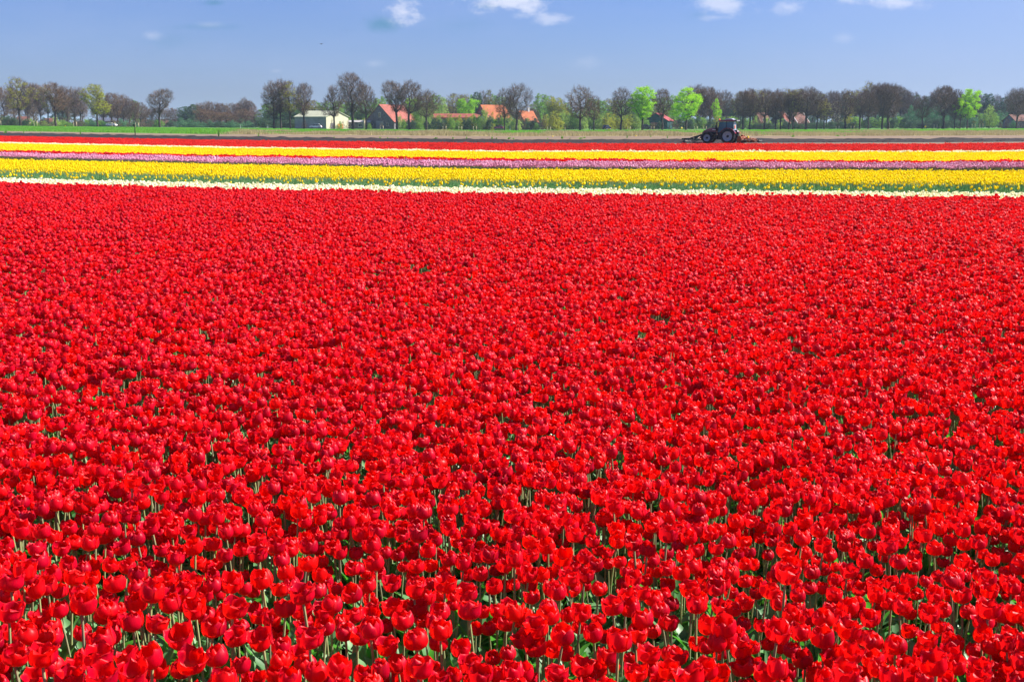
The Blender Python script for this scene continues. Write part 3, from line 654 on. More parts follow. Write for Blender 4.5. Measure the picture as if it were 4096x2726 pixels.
roadC0 = np.stack([fooC[:, 0]/fooC[:, 1]*(BANK_TOP+6), np.full(nC, BANK_TOP+6)], 1); roadC1 = np.stack([fooC[:, 0]/fooC[:, 1]*(BANK_TOP+13), np.full(nC, BANK_TOP+13)], 1)
bank = strip('grass_bank', fooC, roadC0, M['bank'], 40, rough, 0, 4)
# how dry the bank's grass is: none at the left, straw near its foot elsewhere
def straw_at(px, t):
    s = np.interp(px, [0, 600, 780, 1000, 2000, 4096], [-.6, -.5, -.2, .42, .52, .45]); return s+.45-1.25*t
me = bank.data; co = np.zeros(len(me.vertices)*3, dtype=np.float32); me.vertices.foreach_get('co', co); co = co.reshape(-1, 3)
bpx = px_of(co[:, 0], co[:, 1]); fd = np.interp(bpx, XS5, foot_D); bt = (co[:, 1]-fd)/(BANK_TOP-fd)
# at this glancing view the low part of the bank fills little: measure by seen height
_, bpy_ = proj(co[:, 0], co[:, 1], co[:, 2]); f0 = np.interp(bpx, XS5, foot_y); f1 = np.interp(bpx, XS5, bank_y); bt = (f0-bpy_)/(f0-f1)
a = me.attributes.new('straw', 'FLOAT', 'POINT'); a.data.foreach_set('value', straw_at(bpx, bt).astype(np.float32))
strip('road', roadC0, roadC1, M['asphalt'], 2, None, .01)
midC = np.stack([roadC1[:, 0]/roadC1[:, 1]*520, np.full(nC, 520.)], 1)
strip('verge_beyond', roadC1, midC, M['meadow'], 20)
endC = np.stack([np.linspace(-9000, 9000, nC), np.full(nC, 9000.)], 1)
strip('ground', midC, endC, M['meadow'], 30)
# --- grass tufts standing on the bank (nobody could count them)
M['grass_g'] = mat_leaf('grass_green', [(.2, (.05, .16, .015)), (.55, (.12, .29, .035)), (.9, (.21, .40, .06))], (.25, .65, .04), .35, .6, .1, .3)
M['grass_s'] = mat_leaf('grass_straw', [(.2, (.22, .19, .09)), (.9, (.38, .32, .18))], (.6, .5, .25), .25, .7, .1, .3)
def tuft(nm, mat, n, h, w, spread, seed):
    r = random.Random(seed); V = []; Q = []
    for i in range(n):
        a = r.uniform(0, 6.28); x, y = r.gauss(0, spread), r.gauss(0, spread); hh = h*r.uniform(.5, 1.2); l = r.uniform(0, .35)*hh; b = r.uniform(0, 6.28)
        dx, dy = math.cos(a)*w/2, math.sin(a)*w/2; k = len(V)
        V += [(x-dx, y-dy, -.05), (x+dx, y+dy, -.05), (x+dx*.3+l*math.cos(b), y+dy*.3+l*math.sin(b), hh), (x-dx*.3+l*math.cos(b), y-dy*.3+l*math.sin(b), hh*.97)]; Q.append((k, k+1, k+2, k+3))
    return np_mesh(nm, V, Q, mat)
C_gg = proto_collection('green_tuft_shape', [tuft('green_tuft', M['grass_g'], 26, .42, .07, .38, i) for i in range(4)])
C_gs = proto_collection('straw_tuft_shape', [tuft('straw_tuft', M['grass_s'], 26, .5, .05, .38, 20+i) for i in range(4)])
n = 60000
tx = rng.uniform(-.47, .47, n); ty = rng.uniform(0, 1, n)
pxs = 2048+F*tx; f0 = np.interp(pxs, XS5, foot_D); Yg = f0+(BANK_TOP+4-f0)*ty**.85; Xg = tx*Yg*cp
Zg = terrain(Xg, Yg); _, pyg = proj(Xg, Yg, Zg); q0 = np.interp(pxs, XS5, foot_y); q1 = np.interp(pxs, XS5, bank_y); tt = (q0-pyg)/(q0-q1)
sv = straw_at(pxs, tt)+.35*clump(Xg, Yg*.3, .22, 31)
isS = sv > .5
def tufts(name, coll, m, label, cat, hs):
    m = np.nonzero(m)[0]; k_ = len(m); s = rng.uniform(.7, 1.35, k_)
    fade = np.interp(Yg[m], [250, 340, 395], [.95, .6, .30])
    hv = hs*(1+.25*clump(Xg[m], Yg[m]*.4, .35, 33))
    scatter(name, coll, np.stack([Xg[m], Yg[m], Zg[m]], 1), np.stack([np.zeros(k_), np.zeros(k_), rng.uniform(0, 6.28, k_)], 1), np.stack([s*1.3, s*1.3, s*hv*fade], 1), rng.integers(0, 4, k_), label, cat)
keepg = rng.random(n) < .75
tufts('bank_grass', C_gg, ~isS & keepg, 'lush green spring grass covering the road bank', 'grass', 1.0)
tufts('dry_bank_grass', C_gs, isS & keepg, 'straw coloured dry grass along the foot of the bank', 'grass', 1.05)
# clods on the ploughed strip
def clod(seed):
    r = random.Random(seed); bm = []
    V = [(math.cos(a)*s*.5*r.uniform(.7, 1.2), math.sin(a)*s*.5*r.uniform(.7, 1.2), z) for z, s in ((-.1, 1), (.18, .95), (.34, .5)) for a in [k*math.pi/3 for k in range(6)]]
    Q = [(j*6+k, j*6+(k+1) % 6, (j+1)*6+(k+1) % 6, (j+1)*6+k) for j in range(2) for k in range(6)]+[(12, 13, 14, 15), (12, 15, 16, 17)]
    return np_mesh('soil_clod', V, Q, M['plough'])
C_cl = proto_collection('clod_shape', [clod(i) for i in range(4)])
n = 16000; tx = rng.uniform(-.47, .47, n); pxs = 2048+F*tx
e0 = np.interp(pxs, px_of(edgeC[:, 0], edgeC[:, 1]), edgeC[:, 1]); e1 = np.interp(pxs, px_of(ploC[:, 0], ploC[:, 1]), ploC[:, 1])
Yc = e0+(e1-e0)*rng.random(n)**.6; Xc = tx*Yc*cp; s = rng.uniform(.06, .26, n)
scatter('soil_clods', C_cl, np.stack([Xc, Yc, np.full(n, .02)], 1), np.stack([rng.uniform(-.3, .3, n), rng.uniform(-.3, .3, n), rng.uniform(0, 6, n)], 1), np.stack([s*1.3, s, s], 1), rng.integers(0, 4, n), 'dark crumbled clods turned up in the ploughed strip', 'soil clods')
# ================================================================== TREES
M['bark'] = mat_simple('bark', (.06, .048, .042), .9, .1, 0, .35, 1.5, .5)
M['twig'] = mat_simple('twigs', (.135, .088, .062), .9, .05, 0, .3, .25)
M['twig_warm'] = mat_simple('twigs_reddish', (.15, .09, .055), .9, .05, 0, .3, .25)
M['twig_pink'] = mat_simple('twigs_pinkish', (.22, .14, .125), .9, .05, 0, .25, .25)
def lf(n, a, b, c, t, tr=.4): return mat_leaf(n, [(.2, a), (.5, b), (.85, c)], t, tr, .55, .15, .25)
M['lf_lime'] = lf('leaf_lime', (.12, .31, .002), (.26, .53, .003), (.38, .66, .006), (.40, .70, .01), .45)
M['lf_olive'] = lf('leaf_olive', (.13, .15, .02), (.22, .22, .03), (.33, .32, .04), (.45, .42, .06))
M['lf_yel'] = lf('leaf_yellowgreen', (.13, .17, .012), (.25, .28, .016), (.38, .38, .025), (.5, .5, .05))
M['lf_green'] = lf('leaf_green', (.06, .15, .025), (.13, .26, .04), (.24, .38, .06), (.25, .5, .05))
M['lf_pale'] = lf('leaf_palegreen', (.15, .23, .05), (.25, .36, .08), (.38, .48, .12), (.4, .6, .1))
M['lf_dark'] = lf('leaf_dark', (.022, .05, .03), (.04, .085, .045), (.07, .13, .06), (.06, .2, .04), .2)
M['lf_blue'] = lf('leaf_bluegreen', (.04, .10, .06), (.07, .17, .09), (.13, .25, .12), (.1, .35, .1), .3)
M['lf_brown'] = lf('leaf_brown_bud', (.13, .085, .05), (.20, .13, .07), (.28, .19, .08), (.3, .2, .08))
M['lf_blossom'] = lf('blossom', (.42, .36, .24), (.55, .48, .34), (.68, .62, .48), (.6, .55, .4))
def env_r(shape, t):
    if shape == 'vase': return math.sin(math.pi*min(1, (.10+.86*t)))**.7*(.55+.55*t)
    if shape == 'round': return math.sin(math.pi*min(1, .08+.90*t))**.6
    if shape == 'cone': return max(.05, (1-t))**.75*min(1, t*5+.35)
    if shape == 'tall': return math.sin(math.pi*min(1, .12+.84*t))**.5
    if shape == 'bush': return math.sqrt(max(0, 1-(t*1.0)**2.4))*(.85+.15*math.sin(t*6))
def tree_mesh(seed, shape='vase', hb=.36, wr=.6, N=300, twigs=3600, leaves=0, twm='twig', lfm=None, lsize=.30, H=16.0, tw=.045, clumpy=.5, trunk_r=.38, lean=0.0, per=26, la=1.0):
    r = np.random.default_rng(seed); R = wr*H/2; zb = hb*H
    lob = [(r.uniform(0, 6.28), r.uniform(.0, 1), r.uniform(.10, .28)*la) for _ in range(5)]
    pts = []
    while len(pts) < N:
        t = r.random(); a = r.uniform(0, 6.28); q = r.random()**.42
        rr = R*env_r(shape, t)*(1+sum(am*math.cos(a-la)*math.cos((t-lt)*5) for la, lt, am in lob))
        if r.random() > env_r(shape, t)*.9+.1: continue
        pts.append((math.cos(a)*rr*q+lean*t*R, math.sin(a)*rr*q, zb+(H-zb)*t*(.93+.07*q)))
    pts = np.array(pts); root = np.array([lean*.1*R, 0, zb*.92])
    pts = pts[np.argsort(np.linalg.norm(pts-root, axis=1))]
    nodes = [np.array([0, 0, -.6]), np.array([r.normal(0, .08), r.normal(0, .08), zb*.35]), np.array([r.normal(0, .12), r.normal(0, .12), zb*.68]), root]
    par = [-1, 0, 1, 2]; pl = [99, 99, 60, 0.0]
    if shape in ('vase', 'round', 'tall', 'cone'):
        for k in range(1, 6):
            nodes.append(root+np.array([r.normal(0, .12*k)+lean*.1*R*k*.5, r.normal(0, .12*k), (H-zb)*.13*k])); par.append(len(nodes)-2); pl.append(pl[par[-1]]+(H-zb)*.13)
    for p in pts:
        A = np.array(nodes); d = np.linalg.norm(A-p, axis=1); up = np.maximum(0, A[:, 2]-p[2]+.25*d)
        c = d+.30*np.array(pl)+1.6*up; c[:3] += 50
        i = int(np.argmin(c)); q = nodes[i]
        if d[i] < .35: continue
        if d[i] > 1.3:
            mid = (q+p)/2+r.normal(0, .06*d[i], 3)+np.array([0, 0, -.06*d[i]]); nodes.append(mid); par.append(i); pl.append(pl[i]+d[i]/2); i = len(nodes)-1
        nodes.append(p); par.append(i); pl.append(pl[i]+np.linalg.norm(p-nodes[i]))
    n = len(nodes); load = np.ones(n)
    for i in range(n-1, 0, -1): load[par[i]] += load[i]
    rad = np.maximum(.028, trunk_r*(load/load[0])**.5); rad[0] = trunk_r*1.15; rad[1] = trunk_r; rad[2] = trunk_r*.93
    V = []; Q = []
    for i in range(1, n):
        a, b = nodes[par[i]], nodes[i]; ra, rb = rad[par[i]], rad[i]
        if par[i] > 3: ra = min(ra, rb*1.6)
        d = b-a; L = np.linalg.norm(d)
        if L < 1e-4: continue
        d = d/L; ref = np.array([0, 0, 1.]) if abs(d[2]) < .9 else np.array([1., 0, 0]); u = np.cross(d, ref); u /= np.linalg.norm(u); v = np.cross(d, u)
        sd = 6 if ra > .12 else 3; k0 = len(V)
        for P_, rr in ((a, ra), (b, rb)):
            for k in range(sd):
                t = 2*math.pi*k/sd; V.append(P_+(u*math.cos(t)+v*math.sin(t))*rr)
        for k in range(sd): Q.append((k0+k, k0+(k+1) % sd, k0+sd+(k+1) % sd, k0+sd+k))
    trunk = np_mesh('trunk', np.array(V), np.array(Q), M['bark'], True)
    NA = np.array(nodes[4:]); V = []; Q = []; mi = []
    ctr = np.array([lean*R*.4, 0, zb+(H-zb)*.35])
    if twigs:
        ii = r.integers(0, len(NA), twigs); P0 = NA[ii]+r.normal(0, .28, (twigs, 3))
        D = (P0-ctr); D /= np.linalg.norm(D, axis=1, keepdims=True)+1e-6; D = D*1.0+r.normal(0, .55, (twigs, 3))+np.array([0, 0, .35]); D /= np.linalg.norm(D, axis=1, keepdims=True)
        L = r.uniform(.35, 1.15, (twigs, 1))*H/16; S_ = np.cross(D, r.normal(0, 1, (twigs, 3))); S_ /= np.linalg.norm(S_, axis=1, keepdims=True)+1e-6
        w = tw*r.uniform(.6, 1.3, (twigs, 1)); B = P0+D*L+r.normal(0, .06, (twigs, 3))
        VV = np.stack([P0-S_*w/2, P0+S_*w/2, B+S_*w*.2, B-S_*w*.2], 1).reshape(-1, 3); V.append(VV); Q.append(np.arange(twigs*4).reshape(-1, 4)); mi += [0]*twigs
    if leaves:
        nc = max(12, int(leaves/per)); ci = r.integers(0, len(NA), nc); CC = NA[ci]+r.normal(0, .25, (nc, 3)); csz = r.uniform(.45, 1.15, nc)*clumpy*2
        ii = r.integers(0, nc, leaves); dirn = r.normal(0, 1, (leaves, 3)); dirn /= np.linalg.norm(dirn, axis=1, keepdims=True)
        P0 = CC[ii]+dirn*(csz[ii]*r.random(leaves)**.5)[:, None]*np.array([1, 1, .62])
        Nn = r.normal(0, 1, (leaves, 3))+np.array([0, 0, .5]); Nn /= np.linalg.norm(Nn, axis=1, keepdims=True)
        U = np.cross(Nn, r.normal(0, 1, (leaves, 3))); U /= np.linalg.norm(U, axis=1, keepdims=True)+1e-6; W_ = np.cross(Nn, U)
        s = (lsize*r.uniform(.5, 1.3, (leaves, 1)))/2
        VV = np.stack([P0-U*s, P0-W_*s*.6, P0+U*s, P0+W_*s*.6], 1).reshape(-1, 3)
        b = sum(len(x) for x in V); V.append(VV); Q.append(b+np.arange(leaves*4).reshape(-1, 4)); mi += [1 if twigs else 0]*leaves
    mats = ([M[twm]] if twigs else [])+([M[lfm]] if leaves else [])
    crown = np_mesh('crown', np.concatenate(V), np.concatenate(Q), mats, False, mi)
    return trunk, crown, H, wr*H
K = {}
K['bare'] = [tree_mesh(200+i, ['vase', 'round', 'vase', 'round', 'tall', 'vase', 'round'][i], [.34, .36, .30, .38, .33, .4, .35][i], [.56, .60, .66, .55, .48, .6, .66][i], 460, 7000, tw=.042, lean=[0, .1, -.1, .15, 0, -.25, 0][i]) for i in range(7)]
K['warm'] = [tree_mesh(220+i, ['vase', 'round', 'round'][i], [.36, .3, .34][i], .6, 360, 6000, 2200, 'twig_warm', 'lf_brown', .18, clumpy=.35) for i in range(3)]
K['oliv'] = [tree_mesh(230+i, 'round', .36, .62, 340, 3600, 6500, 'twig', 'lf_olive', .23, clumpy=.4) for i in range(3)]
K['yelo'] = [tree_mesh(240+i, 'round', .32, .6, 320, 2500, 11000, 'twig', 'lf_yel', .27, clumpy=.55, per=24, la=1.0) for i in range(2)]
K['lime'] = [tree_mesh(250+i, ['vase', 'round', 'tall'][i], .30, .68, 340, 500, 12500, 'twig', 'lf_lime', .36, clumpy=.6, per=40, la=1.4, lean=[0, .1, .1][i]) for i in range(3)]
K['green'] = [tree_mesh(260+i, ['round', 'tall', 'round'][i], .16, .66, 300, 900, 9000, 'twig', 'lf_green', .36, clumpy=.6, per=42, la=1.4) for i in range(3)]
K['pale'] = [tree_mesh(270+i, ['round', 'bush'][i], .12, .7, 300, 600, 10000, 'twig', 'lf_pale', .34, clumpy=.5) for i in range(2)]
K['dark'] = [tree_mesh(280+i, ['round', 'tall'][i], .12, .66, 320, 600, 10000, 'twig', 'lf_dark', .40, clumpy=.55) for i in range(2)]
K['blue'] = [tree_mesh(290, 'bush', .08, .9, 300, 300, 9500, 'twig', 'lf_blue', .42, clumpy=.6)]
K['blossom'] = [tree_mesh(295, 'round', .15, .8, 220, 1600, 2600, 'twig_warm', 'lf_blossom', .2, clumpy=.4)]
K['pinkb'] = [tree_mesh(297, 'tall', .10, .6, 260, 5200, 0, 'twig_pink', tw=.05)]
def bush(seed, lfm, leaves=5200, wr=1.2):
    return tree_mesh(seed, 'bush', .05, wr, 150, 260, leaves, 'twig', lfm, .20, H=4.0, clumpy=.33, trunk_r=.07)
K['b_pale'] = [bush(301, 'lf_pale'), bush(302, 'lf_pale'), bush(303, 'lf_yel')]
K['b_yel'] = [bush(303, 'lf_yel')]
K['b_green'] = [bush(304, 'lf_green'), bush(305, 'lf_green')]
K['b_dark'] = [bush(306, 'lf_dark'), bush(307, 'lf_dark')]
K['b_blue'] = [bush(308, 'lf_blue'), bush(309, 'lf_blue')]
K['b_brown'] = [tree_mesh(310+i, 'bush', .05, 1.1, 120, 3000, 300, 'twig', 'lf_brown', .12, H=4.0, clumpy=.3, trunk_r=.07, tw=.02) for i in range(2)]
WORD = {'bare': 'bare grey brown', 'warm': 'reddish brown budding', 'oliv': 'olive budding', 'yelo': 'yellow green', 'lime': 'bright lime green', 'green': 'leafy green',
        'pale': 'pale green', 'dark': 'dark green', 'blue': 'blue green', 'blossom': 'cream blossoming', 'pinkb': 'pinkish bare', 'b_pale': 'pale green', 'b_yel': 'yellow green', 'b_green': 'mid green',
        'b_dark': 'dark green', 'b_blue': 'blue green', 'b_brown': 'brown twiggy'}
LAND = [(20, 'the left edge'), (543, 'the dark post'), (1260, 'the cream shed'), (1545, 'the timber barn'), (1985, 'the orange farmhouse'),
        (2640, 'the teal shed'), (2900, 'the tractor'), (3140, 'the gabled houses'), (3640, 'the wood gap'), (4060, 'the right edge')]
QUEUE = []      # (object, px, kind phrase, what row)
def later_label(o, px, what, where, cat, group): QUEUE.append((o, px, what, where, cat, group))
def flush_labels():
    buckets = {}
    for q in QUEUE:
        o, px, what, where, cat, group = q
        l = min(LAND, key=lambda a: abs(a[0]-px)); side = 'left' if px < l[0] else 'right'
        if l[0] == 20: side = 'right'
        if l[0] == 4060: side = 'left'
        key = (what, where, l[0], side); buckets.setdefault(key, []).append((abs(px-l[0]), q, l))
    for (what, where, lp, side), lst in buckets.items():
        lst.sort(key=lambda a: a[0])
        for i, (_, (o, px, w_, wh, cat, group), l) in enumerate(lst):
            lab = '%s %s, %s %s of %s' % (what, where, ORD[i] if len(lst) > 1 else 'just', side, l[1])
            if l[0] in (20, 4060): lab = '%s %s, %s from %s' % (what, where, ORD[i], l[1])
            tag(o, lab, cat, group)
def place_tree(kind, px, top, wpx, Y, base=None, var=None, name='tree', where='', group=None, rz=None, extra=''):
    r = random.Random(int(px*7+top*3+Y)); v = K[kind]; tr, cr, H, W = v[(var if var is not None else r.randrange(len(v))) % len(v)]
    pt = atY(px, top, Y); zb = float(terrain(np.array([pt.x]), np.array([Y]))[0]) if base is None else atY(px, base, Y).z
    h = max(.5, pt.z-zb); w = wpx*Y*cp/F/cp
    o = empty(name, (pt.x, Y, zb), r.uniform(-.6, .6) if rz is None else rz); o.scale = (w/W, w/W, h/H)
    link('trunk', tr, o); link('crown', cr, o)
    cat = 'shrub' if name == 'shrub' else 'tree'
    later_label(o, px, '%s%s %s' % (extra, WORD[kind], 'shrub' if name == 'shrub' else 'tree'), where, cat, group); return o
ROADT = [(66, 501, 313, 108, 'oliv', 0), (212, 503, 333, 104, 'warm', 0), (380, 506, 336, 96, 'yelo', 0), (631, 508, 358, 108, 'bare', 5),
 (1090, 523, 327, 118, 'bare', 2), (1117, 520, 320, 76, 'bare', 3), (1155, 524, 326, 84, 'oliv', 1), (1211, 521, 336, 84, 'bare', 0), (1332, 518, 345, 78, 'bare', 4),
 (1405, 522, 295, 122, 'bare', 0), (1461, 525, 336, 88, 'bare', 1), (1584, 521, 327, 108, 'bare', 5), (1633, 521, 325, 108, 'bare', 3), (1703, 520, 361, 96, 'bare', 1),
 (2018, 521, 355, 78, 'bare', 6), (2067, 523, 337, 118, 'bare', 2), (2322, 528, 343, 108, 'warm', 1), (2377, 524, 384, 60, 'warm', 2), (2485, 527, 352, 96, 'bare', 1),
 (2573, 530, 347, 118, 'lime', 0), (2652, 520, 359, 86, 'bare', 0), (2748, 526, 352, 116, 'lime', 1), (2976, 523, 369, 76, 'bare', 3), (3005, 521, 357, 80, 'warm', 0),
 (3062, 521, 357, 92, 'bare', 1), (3108, 520, 366, 70, 'warm', 1), (3127, 520, 372, 60, 'bare', 4), (3162, 520, 364, 66, 'bare', 2), (3179, 519, 360, 72, 'oliv', 2),
 (3231, 521, 350, 104, 'bare', 3), (3274, 522, 368, 70, 'bare', 6), (3300, 523, 408, 62, 'oliv', 0), (3389, 521, 359, 82, 'bare', 1), (3446, 516, 364, 88, 'bare', 5),
 (3480, 528, 374, 72, 'bare', 3), (3538, 522, 340, 90, 'bare', 0), (3562, 520, 335, 132, 'bare', 2), (3696, 512, 384, 70, 'bare', 1), (3783, 512, 347, 112, 'bare', 0),
 (3825, 513, 398, 54, 'warm', 0), (3848, 513, 402, 50, 'warm', 2), (3880, 514, 351, 82, 'lime', 2), (3963, 508, 420, 46, 'pale', 0), (4079, 511, 353, 96, 'bare', 6)]
for i, (px, base, top, w, kd, var) in enumerate(ROADT):
    yy = 391+((base-512)*-.8)
    place_tree(kd, px, top, w*1.03, yy, None, var, 'roadside_tree', 'on the bank', 'trees along the road', rz=[0, 1.1, 2.3, 3.6, 4.6, .5][i % 6])
# the wood behind: outline of its tops, kinds and distance
rb = random.Random(12)
def wood(x0, x1, t0, t1, kinds, sp, Y, wpx, where='in the far wood', name='wood_tree', group='trees of the far wood'):
    x = x0
    while x <= x1:
        t = t0+(t1-t0)*((x-x0)/max(1, x1-x0))+rb.uniform(-5, 9); place_tree(rb.choice(kinds), x+rb.uniform(-4, 4), t, wpx*rb.uniform(.85, 1.2), Y+rb.uniform(-12, 12), None, None, name, where, group); x += sp
W1, W2 = 500, 570
for a in [(-30, 60, 345, 350, ['bare', 'warm'], 36, W2, 90), (105, 165, 336, 334, ['bare'], 22, W1, 60), (180, 200, 334, 338, ['oliv'], 30, W1, 60), (240, 340, 346, 350, ['bare'], 26, W1, 62),
          (410, 505, 372, 384, ['bare', 'warm'], 26, W1, 62), (510, 575, 393, 408, ['bare'], 26, W1, 60), (538, 548, 398, 400, ['green'], 30, W2, 46), (580, 705, 428, 436, ['bare'], 24, W2+30, 50),
          (725, 770, 424, 420, ['bare', 'dark'], 22, W2, 56), (785, 975, 412, 412, ['bare'], 23, W2, 60), (978, 1000, 394, 398, ['bare'], 22, W2, 50),
          (800, 1010, 440, 440, ['bare', 'warm'], 26, W1+30, 60), (1014, 1022, 424, 428, ['pinkb'], 30, W1, 52), (1055, 1175, 408, 415, ['dark', 'green', 'bare'], 26, W1, 70), (1070, 1190, 440, 440, ['dark'], 30, 480, 66),
          (1195, 1330, 396, 404, ['oliv', 'green', 'oliv'], 28, W1+20, 66), (1345, 1500, 398, 404, ['green', 'oliv', 'green'], 28, W1+20, 66), (1505, 1545, 384, 388, ['dark', 'green'], 26, W1+30, 60),
          (1635, 1700, 394, 390, ['green', 'yelo', 'lime'], 26, W1+20, 66), (1715, 1765, 378, 374, ['oliv', 'green'], 26, W1, 70), (1775, 1800, 384, 388, ['pale', 'yelo'], 26, 485, 60), (1815, 1890, 378, 380, ['green', 'oliv'], 24, W2, 62),
          (1850, 1880, 386, 392, ['lime', 'green'], 30, 488, 52), (1905, 1960, 372, 360, ['oliv', 'bare', 'dark'], 24, W1+30, 56), (1975, 2045, 384, 390, ['oliv', 'green'], 26, W1+20, 62),
          (2085, 2150, 432, 438, ['bare', 'dark'], 24, W1, 60), (2160, 2190, 374, 378, ['green'], 22, W1+20, 60), (2205, 2250, 388, 394, ['yelo', 'green', 'pale'], 26, 485, 64), (2268, 2310, 404, 410, ['warm', 'green'], 24, W1, 60),
          (2355, 2470, 390, 394, ['yelo', 'oliv', 'green'], 28, W1, 66), (2495, 2700, 392, 386, ['oliv', 'warm', 'green'], 28, W1+20, 66), (2765, 2840, 343, 350, ['warm', 'bare'], 25, 460, 82), (2872, 2900, 356, 368, ['bare'], 24, W1, 66),
          (2866, 2870, 390, 392, ['lime'], 30, 455, 40), (2915, 2950, 392, 392, ['green', 'dark'], 24, W1, 56), (2960, 3040, 372, 362, ['bare', 'oliv'], 26, W1, 66), (3050, 3200, 362, 360, ['bare', 'oliv', 'warm', 'oliv'], 25, W1, 66),
          (3210, 3300, 354, 372, ['bare', 'oliv'], 25, W1, 66), (3310, 3400, 372, 362, ['bare', 'dark'], 25, W1+20, 62), (3350, 3366, 392, 396, ['blossom'], 40, 470, 60), (3405, 3465, 360, 352, ['oliv', 'oliv'], 25, W1, 66),
          (3478, 3490, 334, 338, ['oliv'], 30, W1, 56), (3505, 3615, 338, 346, ['bare', 'warm'], 26, W1, 78), (3630, 3655, 364, 374, ['bare'], 24, W1, 60), (3665, 3740, 382, 378, ['dark', 'bare'], 25, W2, 62),
          (3750, 3840, 352, 352, ['bare'], 26, W1, 66), (3850, 3900, 368, 372, ['bare', 'dark'], 24, W2, 60), (3915, 4010, 372, 376, ['dark', 'bare'], 24, W2, 62), (4020, 4060, 380, 376, ['bare', 'dark'], 24, W2, 58), (4070, 4150, 360, 358, ['bare'], 26, W1, 70)]:
    wood(*a)
    if a[5] < 30 and a[0] != 1055: wood(a[0]-8, a[1]+8, a[2]+42, a[3]+42, ['bare', 'warm', 'dark', 'bare'] if a[0] < 1000 or a[0] > 2700 else ['green', 'dark', 'oliv', 'warm'], 30, 640, 64, 'in the distant wood', group='trees of the distant wood')
for a in [(-20, 690, 466, 472), (730, 1180, 468, 470), (1190, 1730, 462, 466), (1740, 2180, 458, 462), (2190, 2760, 458, 464), (2770, 3400, 460, 466), (3400, 4130, 462, 466)]:
    wood(a[0], a[1], a[2], a[3], ['b_dark', 'b_brown', 'b_brown', 'b_blue'] if not 1190 < a[0] < 2770 else ['b_dark', 'b_green', 'b_brown'], 27, 545, 52, 'under the distant wood', 'shrub', 'shrubs of the distant wood')
def shrubs(x0, x1, t0, t1, kinds, sp, Y, wpx, where): wood(x0, x1, t0, t1, kinds, sp, Y, wpx, where, 'shrub', 'shrubs under the far trees')
for a in [(1326, 1392, 474, 482, ['b_brown', 'b_pale', 'b_brown'], 16, 424, 22, 'before the cream shed'), (1215, 1225, 470, 476, ['b_brown'], 14, 425, 26, 'before the cream shed'), (1600, 1622, 462, 470, ['b_pale', 'b_green'], 16, 432, 26, 'beside the barn'), (1478, 1492, 486, 490, ['b_green'], 16, 430, 22, 'beside the barn'), (1900, 1925, 456, 462, ['b_pale', 'b_green'], 14, 429, 26, 'in front of the farmhouse'), (2028, 2042, 450, 460, ['b_pale', 'b_green'], 14, 430, 28, 'in front of the farmhouse'), (2092, 2150, 474, 484, ['b_brown', 'b_green'], 17, 430, 26, 'before the cottage'), (1745, 1910, 458, 464, ['b_pale', 'b_yel'], 24, 431, 24, 'before the long shed'), (1935, 1950, 438, 442, ['b_pale'], 14, 432, 30, 'in front of the farmhouse'), (1972, 2010, 446, 452, ['b_yel', 'b_pale'], 18, 431, 30, 'in front of the farmhouse'), (3020, 3230, 462, 470, ['b_brown', 'b_pale', 'b_brown'], 26, 433, 34, 'before the gabled houses'), (4010, 4100, 470, 474, ['b_blue', 'b_brown'], 24, 430, 34, 'before the dusky house'), (2596, 2680, 480, 484, ['b_brown', 'b_dark'], 22, 430, 26, 'before the teal shed'), (-10, 105, 466, 470, ['b_dark'], 22, 432, 40, 'in the low hedge'), (35, 60, 440, 444, ['b_brown'], 25, 445, 60, 'behind the low hedge'), (120, 200, 474, 478, ['b_pale', 'b_green', 'b_brown'], 20, 436, 34, 'under the wood'), (132, 136, 424, 430, ['b_brown'], 30, 455, 60, 'behind the low hedge'), (222, 226, 462, 466, ['b_pale'], 30, 440, 30, 'under the wood'),
          (250, 640, 480, 484, ['b_blue', 'b_brown', 'b_green'], 24, 470, 40, 'under the wood'), (735, 1000, 482, 484, ['b_blue', 'b_dark', 'b_blue'], 20, 480, 42, 'under the wood'), (1040, 1180, 474, 474, ['b_dark'], 20, 450, 44, 'under the wood'),
          (1395, 1470, 470, 474, ['b_green', 'b_pale'], 22, 455, 40, 'beside the barn'), (1640, 1740, 434, 446, ['b_pale', 'b_green'], 24, 446, 46, 'beside the barn'), (1630, 1730, 480, 482, ['b_dark', 'b_green'], 18, 430, 34, 'in the farm hedge'),
          (1735, 1920, 474, 474, ['b_dark', 'b_green', 'b_dark'], 17, 428, 34, 'in the farm hedge'), (1760, 1960, 462, 466, ['b_pale'], 40, 432, 34, 'in the farm hedge'), (1955, 2080, 462, 472, ['b_pale', 'b_green', 'b_dark'], 20, 428, 38, 'in front of the farmhouse'), (2085, 2175, 470, 474, ['b_brown', 'b_dark'], 18, 428, 36, 'in front of the farmhouse'),
          (2185, 2330, 452, 452, ['b_pale', 'b_pale', 'b_green'], 22, 432, 46, 'in the pale thicket'), (2340, 2570, 446, 462, ['b_pale', 'b_green', 'b_pale'], 23, 432, 48, 'in the pale thicket'), (2680, 2760, 470, 470, ['b_dark', 'b_brown'], 20, 440, 40, 'under the wood'),
          (2770, 2990, 462, 470, ['b_green', 'b_dark', 'b_pale'], 24, 445, 46, 'under the wood'), (3000, 3420, 488, 486, ['b_dark'], 20, 428, 36, 'in the low hedge'), (3400, 3640, 462, 466, ['b_green', 'b_dark', 'b_pale'], 22, 445, 46, 'under the wood'),
          (3650, 3850, 424, 436, ['b_blue'], 26, 470, 54, 'in the blue green thicket'), (3650, 3860, 474, 476, ['b_dark'], 20, 440, 40, 'in the low hedge'), (3870, 4040, 452, 456, ['b_blue', 'b_green'], 26, 465, 48, 'in the blue green thicket')]:
    shrubs(*a)
